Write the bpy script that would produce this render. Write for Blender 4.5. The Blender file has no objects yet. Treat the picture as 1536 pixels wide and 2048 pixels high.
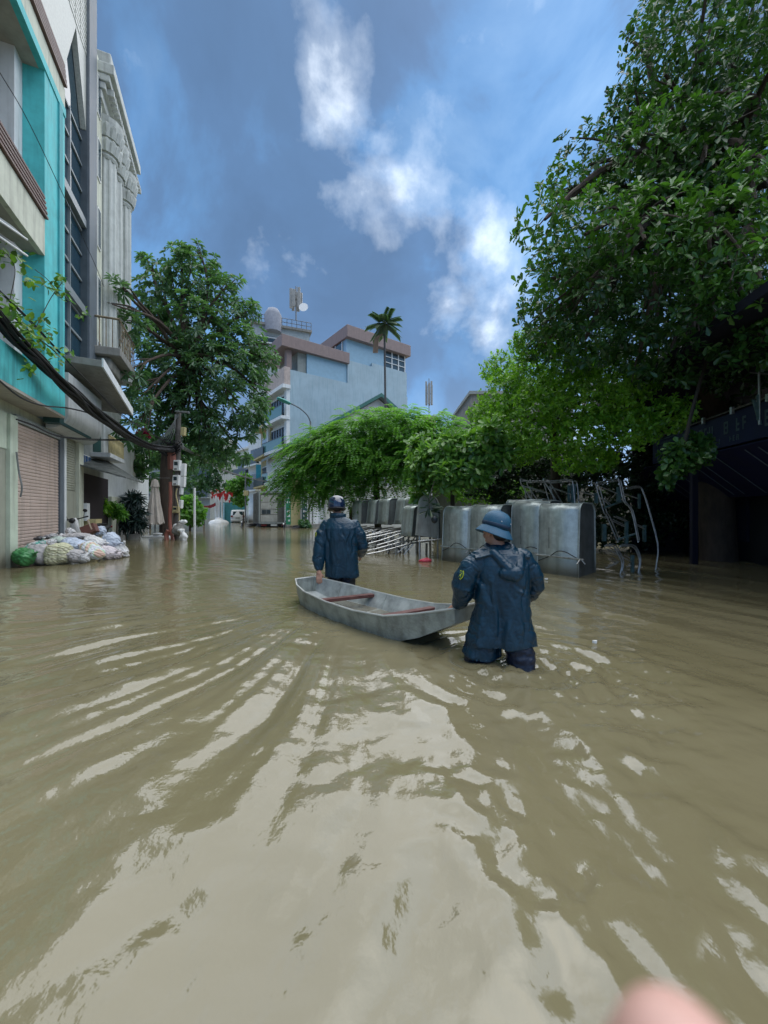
import bpy, bmesh, math, random
import numpy as np
from mathutils import Vector, Matrix, noise as mnoise
random.seed(7); RNG = np.random.default_rng(11)
scene = bpy.context.scene
COL = scene.collection
# ------------------------------------------------------------------ camera, sky, sun, exposure
CAMZ = 1.25; F = 769.0; HY = 1025.0
cam_d = bpy.data.cameras.new('camera'); cam = bpy.data.objects.new('camera', cam_d); COL.objects.link(cam)
cam.location = (0, 0, CAMZ); cam.rotation_euler = (math.radians(90), 0, 0)
cam_d.sensor_fit = 'VERTICAL'; cam_d.sensor_height = 36.0; cam_d.lens = F / 2048 * 36.0
cam_d.shift_y = 0.0; cam_d.clip_start = 0.004; cam_d.clip_end = 2000
cam_d.dof.use_dof = True; cam_d.dof.focus_distance = 4.5; cam_d.dof.aperture_fstop = 5.0
scene.camera = cam
SUN_AZ = Vector((0.60, 0.45)).normalized(); SUN_EL = math.radians(72)
sunv = Vector((SUN_AZ.x * math.cos(SUN_EL), SUN_AZ.y * math.cos(SUN_EL), math.sin(SUN_EL)))
sd = bpy.data.lights.new('sun', 'SUN'); sd.energy = 1.5; sd.angle = math.radians(112); sd.color = (1.0, 0.965, 0.90)
so = bpy.data.objects.new('sun', sd); COL.objects.link(so)
so.rotation_euler = sunv.to_track_quat('Z', 'Y').to_euler()
scene.view_settings.view_transform = 'Standard'; scene.view_settings.look = 'None'
scene.view_settings.gamma = 1.0; scene.view_settings.use_curve_mapping = False
scene.view_settings.exposure = 1.5
SKY_K = 0.45          # brightness of the cloud layer
def make_world():
    w = bpy.data.worlds.new('World'); scene.world = w; w.use_nodes = True
    nt = w.node_tree; nt.nodes.clear(); N = nt.nodes.new; L = nt.links.new
    out = N('ShaderNodeOutputWorld'); bg = N('ShaderNodeBackground'); bg.inputs[1].default_value = 0.1
    L(bg.outputs[0], out.inputs[0])
    sky = N('ShaderNodeTexSky'); sky.sky_type = 'NISHITA'; sky.sun_disc = False
    sky.sun_elevation = SUN_EL; sky.sun_rotation = math.atan2(SUN_AZ.x, SUN_AZ.y)
    tc = N('ShaderNodeTexCoord')
    sep = N('ShaderNodeSeparateXYZ'); L(tc.outputs['Generated'], sep.inputs[0])
    def math_(op, a, b=None):
        m = N('ShaderNodeMath'); m.operation = op
        for i, q in enumerate((a, b)):
            if q is None: continue
            if isinstance(q, (int, float)): m.inputs[i].default_value = q
            else: L(q, m.inputs[i])
        return m.outputs[0]
    zz = math_('ADD', math_('MAXIMUM', sep.outputs[2], 0.0), 0.42)
    comb = N('ShaderNodeCombineXYZ')
    L(math_('DIVIDE', sep.outputs[0], zz), comb.inputs[0]); L(math_('DIVIDE', sep.outputs[1], zz), comb.inputs[1])
    def noise(scale, detail, rough, loc=(0, 0, 0), dist=0.0, src=None):
        mp = N('ShaderNodeMapping'); mp.inputs['Location'].default_value = loc
        L(src or comb.outputs[0], mp.inputs[0])
        n = N('ShaderNodeTexNoise'); n.inputs['Scale'].default_value = scale; n.inputs['Detail'].default_value = detail
        n.inputs['Roughness'].default_value = rough; n.inputs['Distortion'].default_value = dist
        L(mp.outputs[0], n.inputs['Vector']); return n.outputs[0]
    def ramp(fac, stops):
        r = N('ShaderNodeValToRGB'); L(fac, r.inputs[0]); e = r.color_ramp.elements
        while len(e) < len(stops): e.new(0.5)
        for q, (p, c) in zip(e, stops): q.position = p; q.color = (*c, 1)
        return r.outputs[0]
    def mix(f, a, b):
        m = N('ShaderNodeMix'); m.data_type = 'RGBA'
        if isinstance(f, (int, float)): m.inputs[0].default_value = f
        else: L(f, m.inputs[0])
        for s, q in ((6, a), (7, b)):
            if isinstance(q, tuple): m.inputs[s].default_value = (*q, 1)
            else: L(q, m.inputs[s])
        return m.outputs[2]
    k = 10.0 * SKY_K
    n1 = noise(2.7, 8, 0.55, (3.3, 1.1, 0.2), 0.35, tc.outputs['Generated'])
    base = ramp(n1, [(0.34, (0.060*k, 0.125*k, 0.24*k)), (0.47, (0.092*k, 0.20*k, 0.39*k)), (0.53, (0.125*k, 0.33*k, 0.66*k)),
                     (0.63, (0.25*k, 0.47*k, 0.79*k)), (0.78, (0.50*k, 0.69*k, 0.92*k))])
    # the bank of dark cloud low over the street, and the bright gaps in the middle of the sky
    def lobe(d, tight):
        v = Vector(d).normalized()
        dp = N('ShaderNodeVectorMath'); dp.operation = 'DOT_PRODUCT'; dp.inputs[1].default_value = v
        L(tc.outputs['Generated'], dp.inputs[0])
        return math_('POWER', math_('MAXIMUM', dp.outputs['Value'], 0.0), tight)
    def pd(px, py): return ((px - 768) / F, 1.0, (HY - py) / F)
    gaps = None
    for px, py, t, a in ((690, 190, 200, 0.9), (770, 280, 400, 0.7), (790, 425, 90, 0.9), (960, 480, 200, 0.75), (880, 110, 200, 0.55), (870, 655, 250, .5), (1010, 620, 200, .45)):
        q = math_('MULTIPLY', lobe(pd(px, py), t), a)
        gaps = q if gaps is None else math_('MAXIMUM', gaps, q)
    n2 = noise(5.4, 9, 0.56, (0.4, 2.2, 0.7), 0.1, tc.outputs['Generated'])
    wf = ramp(math_('ADD', math_('MULTIPLY', gaps, 0.27), n2), [(0.62, (0, 0, 0)), (0.73, (.20, .20, .20)), (0.90, (.85, .85, .85))])
    white = (1.15*k, 1.25*k, 1.35*k)
    dk = math_('MULTIPLY', math_('ADD', lobe(pd(480, 130), 12), lobe(pd(1020, 820), 30)), math_('MULTIPLY', noise(3.1, 6, .55, (7, 3, 0), .2, tc.outputs['Generated']), 1.5))
    base = mix(dk, base, (0.068*k, 0.145*k, 0.27*k))
    col = mix(wf, base, white)
    hz = math_('POWER', math_('SUBTRACT', 1.0, math_('MAXIMUM', sep.outputs[2], 0.0)), 7)
    col = mix(math_('MULTIPLY', hz, 0.75), col, (0.36*k, 0.44*k, 0.66*k))
    # an overcast sky: the cloud deck grows steadily paler and brighter towards the zenith
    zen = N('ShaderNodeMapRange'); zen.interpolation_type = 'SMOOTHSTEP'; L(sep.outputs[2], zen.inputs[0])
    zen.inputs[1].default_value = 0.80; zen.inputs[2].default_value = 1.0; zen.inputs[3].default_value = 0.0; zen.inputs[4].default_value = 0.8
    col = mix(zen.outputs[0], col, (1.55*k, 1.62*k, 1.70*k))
    col = mix(0.12, col, sky.outputs[0])
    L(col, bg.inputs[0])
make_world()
# ------------------------------------------------------------------ helpers
DX, DY = -308 / 828.4, 769 / 828.4            # direction of the street; (DY, -DX) points right across it
def W(px, py, Y): return Vector(((px - 768) / F * Y, Y, CAMZ + (HY - py) / F * Y))
def ST(s, n, z): return Vector((DX * s + DY * n, DY * s - DX * n, z))
def s_at(px, n):
    k = (px - 768) / F
    return n * (DY + DX * k) / (-DX + DY * k)
def z_at(py, s, n): return CAMZ + (HY - py) / F * (DY * s - DX * n)
def V(*a): return Vector(a)
ORG = {}
def link(o, parent=None, org=None):
    COL.objects.link(o)
    if parent is not None: o.parent = parent
    ORG[o.name] = org if org is not None else (ORG[parent.name] if parent is not None else Vector((0, 0, 0)))
    return o
def tag(o, label=None, cat=None, group=None, kind=None):
    if label: o['label'] = label
    if cat: o['category'] = cat
    if group: o['group'] = group
    if kind: o['kind'] = kind
    return o
def thing(name, label, cat, loc=(0, 0, 0), group=None):
    o = bpy.data.objects.new(name, None); o.empty_display_size = 0.2
    o.location = loc; link(o, None, Vector(loc)); return tag(o, label, cat, group)
def kids(o): return [c for c in bpy.data.objects if c.parent == o]
def copy_tree(o, parent=None):
    c = o.copy(); COL.objects.link(c); ORG[c.name] = ORG[o.name]
    c.parent = parent
    for ch in kids(o): copy_tree(ch, c)
    return c
class MB:
    def __init__(s): s.v = []; s.f = []
    def add(s, vs, fs):
        b = len(s.v); s.v.extend([Vector(q) for q in vs]); s.f.extend([tuple(i + b for i in f) for f in fs]); return s
    def obox(s, o, a, b, c):
        o, a, b, c = Vector(o), Vector(a), Vector(b), Vector(c)
        if a.cross(b).dot(c) < 0: a, b = b, a
        return s.add([o, o+a, o+a+b, o+b, o+c, o+a+c, o+a+b+c, o+b+c],
                     [(3,2,1,0), (4,5,6,7), (0,1,5,4), (1,2,6,5), (2,3,7,6), (3,0,4,7)])
    def box(s, x0, x1, y0, y1, z0, z1): return s.obox((x0, y0, z0), (x1-x0, 0, 0), (0, y1-y0, 0), (0, 0, z1-z0))
    def sbox(s, s0, s1, n0, n1, z0, z1):       # a box in the street's frame
        o = ST(s0, n0, z0); return s.obox(o, ST(s1, n0, z0)-o, ST(s0, n1, z0)-o, (0, 0, z1-z0))
    def loft(s, rings, cap=True, closed=True):
        b = len(s.v); m = len(rings[0])
        for r in rings: s.v.extend([Vector(q) for q in r])
        for i in range(len(rings)-1):
            for j in range(m if closed else m-1):
                k = (j+1) % m
                s.f.append((b+i*m+j, b+i*m+k, b+(i+1)*m+k, b+(i+1)*m+j))
        if cap and closed:
            s.f.append(tuple(b+j for j in reversed(range(m))))
            e = b+(len(rings)-1)*m; s.f.append(tuple(e+j for j in range(m)))
        return s
    def tube(s, pts, r, n=8, flat=1.0, cap=True):
        pts = [Vector(p) for p in pts]; rs = r if isinstance(r, (list, tuple)) else [r]*len(pts)
        rings = []; up = None
        for i, p in enumerate(pts):
            t = (pts[min(i+1, len(pts)-1)] - pts[max(i-1, 0)]).normalized()
            if up is None: up = Vector((0, 0, 1)) if abs(t.z) < 0.9 else Vector((0, 1, 0))
            x = t.cross(up)
            if x.length < 1e-5: x = t.orthogonal()
            x.normalize(); y = x.cross(t).normalized(); up = y
            rings.append([p + x*(math.cos(2*math.pi*j/n)*rs[i]) + y*(math.sin(2*math.pi*j/n)*rs[i]*flat) for j in range(n)])
        return s.loft(rings, cap)
    def capsule(s, pts, rs, n=12):             # tube with rounded ends
        pts = [Vector(p) for p in pts]; rs = rs if isinstance(rs, (list, tuple)) else [rs]*len(pts)
        a = (pts[0]-pts[1]).normalized(); b = (pts[-1]-pts[-2]).normalized()
        P = []; R = []
        for q in (0.97, 0.75, 0.4): P.append(pts[0]+a*rs[0]*q); R.append(rs[0]*math.sqrt(1-q*q))
        P += pts; R += list(rs)
        for q in (0.4, 0.75, 0.97): P.append(pts[-1]+b*rs[-1]*q); R.append(rs[-1]*math.sqrt(1-q*q))
        return s.tube(P, R, n)
    def lathe(s, prof, c=(0, 0, 0), n=20, M=None):
        c = Vector(c); rings = []
        for r, z in prof:
            ring = [Vector((r*math.cos(2*math.pi*j/n), r*math.sin(2*math.pi*j/n), z)) for j in range(n)]
            if M: ring = [M @ q for q in ring]
            rings.append([c+q for q in ring])
        return s.loft(rings)
    def ellip(s, c, rx, ry, rz, M=None, n=16, m=10):
        c = Vector(c); rings = []
        for i in range(m+1):
            a = math.pi*(i+0.02)/(m+0.04) - math.pi/2
            ring = [Vector((rx*math.cos(a)*math.cos(2*math.pi*j/n), ry*math.cos(a)*math.sin(2*math.pi*j/n), rz*math.sin(a))) for j in range(n)]
            if M: ring = [M @ q for q in ring]
            rings.append([c+q for q in ring])
        return s.loft(rings)
    def prism(s, poly, o, U, Vv, d):           # polygon in (U,V) from o, thickened along d
        o, U, Vv, d = map(Vector, (o, U, Vv, d)); n = len(poly)
        a = [o+U*p[0]+Vv*p[1] for p in poly]; b = [q+d for q in a]
        B = len(s.v); s.v.extend(a+b)
        f1 = tuple(range(n)); f2 = tuple(n+i for i in reversed(range(n)))
        s.f.append(tuple(B+i for i in reversed(f1))); s.f.append(tuple(B+i for i in reversed(f2)))
        for i in range(n): s.f.append((B+i, B+(i+1) % n, B+n+(i+1) % n, B+n+i))
        return s
    def data(s, name, mats, smooth=False, org=Vector((0, 0, 0))):
        me = bpy.data.meshes.new(name); me.from_pydata([tuple(q-org) for q in s.v], [], s.f)
        me.validate(); me.update()
        bm = bmesh.new(); bm.from_mesh(me); bmesh.ops.recalc_face_normals(bm, faces=bm.faces); bm.to_mesh(me); bm.free()
        me.materials.append(mats)
        if smooth:
            me.polygons.foreach_set('use_smooth', [True]*len(me.polygons))
            if smooth != 'all':
                try: me.set_sharp_from_angle(angle=math.radians(38))
                except Exception: pass
        return me
    def build(s, name, m, parent=None, smooth=False, bevel=0, loc=None, kind=None):
        org = ORG[parent.name] if parent is not None else (Vector(loc) if loc is not None else Vector((0, 0, 0)))
        o = bpy.data.objects.new(name, s.data(name, m, smooth, org))
        link(o, parent, org)
        if parent is None: o.location = org
        if bevel:
            bv = o.modifiers.new('bevel', 'BEVEL'); bv.width = bevel; bv.segments = 2; bv.limit_method = 'ANGLE'
        if kind: o['kind'] = kind
        return o
def piece(name, me, parent, loc=(0, 0, 0), rot=(0, 0, 0), sc=None):   # one of many alike pieces sharing a mesh
    o = bpy.data.objects.new(name, me); COL.objects.link(o); o.parent = parent; o.location = loc; o.rotation_euler = rot
    if sc: o.scale = sc
    ORG[o.name] = Vector((0, 0, 0)); return o
def evaluated(o):
    dg = bpy.context.evaluated_depsgraph_get(); return bpy.data.meshes.new_from_object(o.evaluated_get(dg))
def remeshed(mb, name, m, parent, voxel, smooth=6, disp=None):
    o = mb.build(name, m, parent, smooth='all')
    r = o.modifiers.new('r', 'REMESH'); r.mode = 'VOXEL'; r.voxel_size = voxel
    if smooth:
        q = o.modifiers.new('s', 'SMOOTH'); q.factor = 0.5; q.iterations = smooth
    bpy.context.view_layer.update()
    me = evaluated(o); o.modifiers.clear(); old = o.data; o.data = me; bpy.data.meshes.remove(old)
    me.name = name
    if disp is not None:
        n = len(me.vertices); co = np.empty(n*3); me.vertices.foreach_get('co', co); co = co.reshape(-1, 3)
        no = np.empty(n*3); me.vertex_normals.foreach_get('vector', no); no = no.reshape(-1, 3)
        co = disp(co, no); me.vertices.foreach_set('co', co.reshape(-1)); me.update()
    me.polygons.foreach_set('use_smooth', [True]*len(me.polygons))
    if not me.materials: me.materials.append(m)
    return o
def spline(pts, k=6):
    pts = [Vector(p) for p in pts]; q = [pts[0]*2-pts[1]] + pts + [pts[-1]*2-pts[-2]]; out = []
    for i in range(1, len(q)-2):
        for j in range(k):
            t = j/k
            out.append(0.5*((2*q[i]) + (q[i+1]-q[i-1])*t + (2*q[i-1]-5*q[i]+4*q[i+1]-q[i+2])*t*t + (3*q[i]-q[i-1]-3*q[i+1]+q[i+2])*t**3))
    out.append(pts[-1]); return out
def sag(a, b, d, k=14):
    a, b = Vector(a), Vector(b)
    return [a.lerp(b, i/k) - Vector((0, 0, d*4*(i/k)*(1-i/k))) for i in range(k+1)]
# numpy gradient noise
_G = RNG.standard_normal((256, 256, 2)); _G /= np.linalg.norm(_G, axis=2, keepdims=True)
def pn(x, y):
    xi = np.floor(x).astype(int); yi = np.floor(y).astype(int); fx = x-xi; fy = y-yi
    def g(i, j):
        q = _G[(xi+i) % 256, (yi+j) % 256]; return q[..., 0]*(fx-i) + q[..., 1]*(fy-j)
    u = fx*fx*fx*(fx*(fx*6-15)+10); v = fy*fy*fy*(fy*(fy*6-15)+10)
    return (g(0,0)*(1-u)+g(1,0)*u)*(1-v) + (g(0,1)*(1-u)+g(1,1)*u)*v
def fbm(x, y, o=3):
    r = 0; a = 1
    for i in range(o): r = r + a*pn(x*2**i+17.3*i, y*2**i+9.1*i); a *= 0.5
    return r
# ------------------------------------------------------------------ materials
MATS = {}
def mat(name, c, rough=0.6, metal=0.0, c2=None, var=0.25, scale=3.0, streak=0.0, dirt=(0.10, 0.09, 0.07), bump=0.0, bscale=40.0,
        spec=0.5, coat=0.0, stretch=(1, 1, 1), soak=0.0, alpha=None, rvar=0.12):
    if name in MATS: return MATS[name]
    m = bpy.data.materials.new(name); m.use_nodes = True; nt = m.node_tree; N = nt.nodes.new; L = nt.links.new
    b = nt.nodes['Principled BSDF']; tc = N('ShaderNodeTexCoord')
    b.inputs['Metallic'].default_value = metal; b.inputs['Specular IOR Level'].default_value = spec
    b.inputs['Coat Weight'].default_value = coat; b.inputs['Coat Roughness'].default_value = 0.12
    mp = N('ShaderNodeMapping'); mp.inputs['Scale'].default_value = stretch; L(tc.outputs['Object'], mp.inputs[0])
    n = N('ShaderNodeTexNoise'); n.inputs['Scale'].default_value = scale; n.inputs['Detail'].default_value = 7; n.inputs['Roughness'].default_value = 0.62
    L(mp.outputs[0], n.inputs['Vector'])
    r = N('ShaderNodeValToRGB'); L(n.outputs[0], r.inputs[0]); e = r.color_ramp.elements
    lo = tuple(q*(1-var) for q in c) if c2 is None else c2
    e[0].position = 0.34; e[0].color = (*lo, 1); e[1].position = 0.62; e[1].color = (*c, 1)
    col = r.outputs[0]
    def mixin(fac, col, c):
        x = N('ShaderNodeMix'); x.data_type = 'RGBA'; L(fac, x.inputs[0]); L(col, x.inputs[6]); x.inputs[7].default_value = (*c, 1); return x.outputs[2]
    if streak > 0:                               # rain streaks: noise stretched along z
        mp2 = N('ShaderNodeMapping'); mp2.inputs['Scale'].default_value = (5.0, 5.0, 0.35); L(tc.outputs['Object'], mp2.inputs[0])
        n2 = N('ShaderNodeTexNoise'); n2.inputs['Scale'].default_value = 1.6; n2.inputs['Detail'].default_value = 6; L(mp2.outputs[0], n2.inputs['Vector'])
        r2 = N('ShaderNodeValToRGB'); L(n2.outputs[0], r2.inputs[0]); q = r2.color_ramp.elements
        q[0].position = 0.50; q[0].color = (0, 0, 0, 1); q[1].position = 0.78; q[1].color = (streak, streak, streak, 1)
        col = mixin(r2.outputs[0], col, dirt)
    if soak > 0:                                 # the flood's tide mark: mud stain just above the water
        g = N('ShaderNodeNewGeometry'); sp = N('ShaderNodeSeparateXYZ'); L(g.outputs['Position'], sp.inputs[0])
        ad = N('ShaderNodeMath'); ad.operation = 'MULTIPLY_ADD'; L(n.outputs[0], ad.inputs[0]); ad.inputs[1].default_value = -0.35; L(sp.outputs[2], ad.inputs[2])
        r3 = N('ShaderNodeMapRange'); L(ad.outputs[0], r3.inputs[0]); r3.inputs[1].default_value = soak-0.15; r3.inputs[2].default_value = -0.12; r3.inputs[3].default_value = 0; r3.inputs[4].default_value = 0.75
        col = mixin(r3.outputs[0], col, (0.11, 0.095, 0.06))
    L(col, b.inputs['Base Color'])
    mr = N('ShaderNodeMapRange'); L(n.outputs[0], mr.inputs[0]); mr.inputs[3].default_value = max(0.02, rough-rvar); mr.inputs[4].default_value = min(1, rough+rvar)
    L(mr.outputs[0], b.inputs['Roughness'])
    if bump > 0:
        n3 = N('ShaderNodeTexNoise'); n3.inputs['Scale'].default_value = bscale; n3.inputs['Detail'].default_value = 5; L(mp.outputs[0], n3.inputs['Vector'])
        bp = N('ShaderNodeBump'); bp.inputs['Strength'].default_value = bump; bp.inputs['Distance'].default_value = 0.02
        L(n3.outputs[0], bp.inputs['Height']); L(bp.outputs[0], b.inputs['Normal'])
    MATS[name] = m; return m
def leafmat(name, dark, light, rough=0.32, trans=0.3, tcol=None, spec=0.5):
    m = bpy.data.materials.new(name); m.use_nodes = True; nt = m.node_tree; N = nt.nodes.new; L = nt.links.new
    b = nt.nodes['Principled BSDF']; out = nt.nodes['Material Output']
    at = N('ShaderNodeAttribute'); at.attribute_name = 'tint'
    r = N('ShaderNodeValToRGB'); L(at.outputs['Fac'], r.inputs[0]); e = r.color_ramp.elements
    e[0].position = 0.0; e[0].color = (*dark, 1); e[1].position = 1.0; e[1].color = (*light, 1)
    L(r.outputs[0], b.inputs['Base Color']); b.inputs['Roughness'].default_value = rough; b.inputs['Specular IOR Level'].default_value = spec
    t = N('ShaderNodeBsdfTranslucent'); hs = N('ShaderNodeMix'); hs.data_type = 'RGBA'; hs.blend_type = 'MULTIPLY'; hs.inputs[0].default_value = 1
    L(r.outputs[0], hs.inputs[6]); hs.inputs[7].default_value = (*(tcol or (1.9, 2.0, 0.8)), 1); L(hs.outputs[2], t.inputs[0])
    mx = N('ShaderNodeMixShader'); mx.inputs[0].default_value = trans
    L(b.outputs[0], mx.inputs[1]); L(t.outputs[0], mx.inputs[2]); L(mx.outputs[0], out.inputs[0])
    return m
def glassmat(name, c, rough=0.06, alpha=1.0):
    m = bpy.data.materials.new(name); m.use_nodes = True; b = m.node_tree.nodes['Principled BSDF']
    b.inputs['Base Color'].default_value = (*c, 1); b.inputs['Roughness'].default_value = rough
    b.inputs['Specular IOR Level'].default_value = 0.9; b.inputs['Alpha'].default_value = alpha
    MATS[name] = m; return m
M = dict(
    cream=mat('cream_paint', (0.64, 0.66, 0.54), 0.75, streak=0.45, var=0.16, soak=0.45, bump=0.15),
    palegreen=mat('pale_green_paint', (0.58, 0.66, 0.53), 0.7, streak=0.35, var=0.15, soak=0.5, bump=0.15),
    teal=mat('turquoise_paint', (0.09, 0.58, 0.60), 0.65, streak=0.45, var=0.22, dirt=(0.02, 0.22, 0.26), bump=0.12),
    tealband=mat('darker_turquoise_paint', (0.05, 0.36, 0.40), 0.65, streak=0.35, var=0.2, dirt=(0.02, 0.2, 0.22)),
    tealdirty=mat('stained_turquoise_paint', (0.09, 0.58, 0.60), 0.7, streak=0.9, var=0.3, scale=2.0, dirt=(0.03, 0.20, 0.22), bump=0.2),
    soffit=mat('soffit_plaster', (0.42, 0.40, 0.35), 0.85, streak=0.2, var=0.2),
    brown=mat('brown_louver_paint', (0.15, 0.085, 0.07), 0.55, var=0.3, streak=0.3, dirt=(0.22, 0.18, 0.15)),
    greywall=mat('grey_plaster', (0.33, 0.36, 0.35), 0.8, streak=0.4, var=0.2),
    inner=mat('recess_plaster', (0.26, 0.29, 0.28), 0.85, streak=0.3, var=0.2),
    shutter=mat('pink_beige_shutter', (0.54, 0.43, 0.37), 0.5, var=0.14, streak=0.4, soak=0.5),
    shutter2=mat('olive_shutter', (0.36, 0.37, 0.30), 0.5, var=0.15, streak=0.3, soak=0.4),
    darkframe=mat('dark_frame_metal', (0.075, 0.10, 0.12), 0.45, var=0.25),
    greyframe=mat('grey_pilaster_metal', (0.13, 0.16, 0.19), 0.55, var=0.2, streak=0.4),
    mullion=mat('grey_mullion', (0.24, 0.28, 0.30), 0.45, var=0.2),
    white=mat('white_paint', (0.72, 0.75, 0.76), 0.7, streak=0.4, var=0.12, dirt=(0.30, 0.31, 0.30), soak=0.45),
    whiteclean=mat('clean_white', (0.78, 0.79, 0.78), 0.5, var=0.08),
    ornate=mat('ornate_stone', (0.56, 0.59, 0.56), 0.7, streak=0.6, var=0.2, dirt=(0.22, 0.23, 0.22), bump=0.3),
    darkgreen=mat('dark_green_paint', (0.018, 0.075, 0.075), 0.5),
    bluewall=mat('pale_blue_wall', (0.36, 0.48, 0.55), 0.75, streak=0.7, var=0.15, scale=0.8, dirt=(0.22, 0.34, 0.40), bump=0.2),
    bluepanel=mat('blue_panel', (0.25, 0.42, 0.55), 0.55, var=0.1),
    mauve=mat('mauve_fascia', (0.25, 0.185, 0.175), 0.6, var=0.15, streak=0.3),
    concrete=mat('concrete', (0.28, 0.275, 0.255), 0.85, streak=0.5, var=0.25, bump=0.4),
    rust=mat('brick_red_paint', (0.27, 0.10, 0.075), 0.7, var=0.25),
    conduit=mat('red_brown_conduit', (0.34, 0.12, 0.085), 0.5, var=0.2),
    yellow=mat('yellow_paint', (0.55, 0.47, 0.24), 0.7, streak=0.4, var=0.2),
    black=mat('black_rubber', (0.012, 0.012, 0.014), 0.5, var=0.3),
    cable=mat('black_cable', (0.010, 0.011, 0.014), 0.55, var=0.3),
    greycable=mat('grey_cable', (0.20, 0.21, 0.21), 0.5),
    trunk=mat('bark', (0.085, 0.062, 0.048), 0.9, var=0.45, scale=6, bump=0.8, bscale=18, stretch=(1, 1, 0.35)),
    twig=mat('twig_bark', (0.06, 0.052, 0.040), 0.85, var=0.3),
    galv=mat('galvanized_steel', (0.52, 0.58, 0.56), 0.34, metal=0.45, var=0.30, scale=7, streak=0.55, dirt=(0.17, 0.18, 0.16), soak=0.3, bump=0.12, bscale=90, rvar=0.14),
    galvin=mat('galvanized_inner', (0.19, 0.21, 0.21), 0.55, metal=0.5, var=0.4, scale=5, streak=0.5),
    tubesteel=mat('steel_tube', (0.52, 0.53, 0.53), 0.34, metal=0.8, var=0.4, scale=9),
    tubepaint=mat('green_steel_tube', (0.12, 0.21, 0.21), 0.5, metal=0.2, var=0.4, scale=9),
    boat=mat('grey_boat_metal', (0.43, 0.47, 0.43), 0.46, metal=0.25, var=0.45, scale=6, streak=0.7, dirt=(0.13, 0.12, 0.09), bump=0.35, bscale=50),
    boatin=mat('boat_inside_metal', (0.44, 0.47, 0.46), 0.5, metal=0.2, var=0.5, scale=5, bump=0.2, bscale=60),
    wood=mat('red_brown_wood', (0.085, 0.024, 0.022), 0.55, c2=(0.14, 0.06, 0.05), scale=9, stretch=(1, 1, 1)),
    skin=mat('skin', (0.46, 0.24, 0.165), 0.5, var=0.15, scale=30),
    hair=mat('black_hair', (0.012, 0.010, 0.010), 0.5),
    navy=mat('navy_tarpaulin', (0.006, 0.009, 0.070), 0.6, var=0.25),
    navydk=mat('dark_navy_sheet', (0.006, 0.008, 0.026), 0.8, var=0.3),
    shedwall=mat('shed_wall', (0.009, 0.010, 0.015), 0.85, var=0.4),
)
print('head ok')
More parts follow.
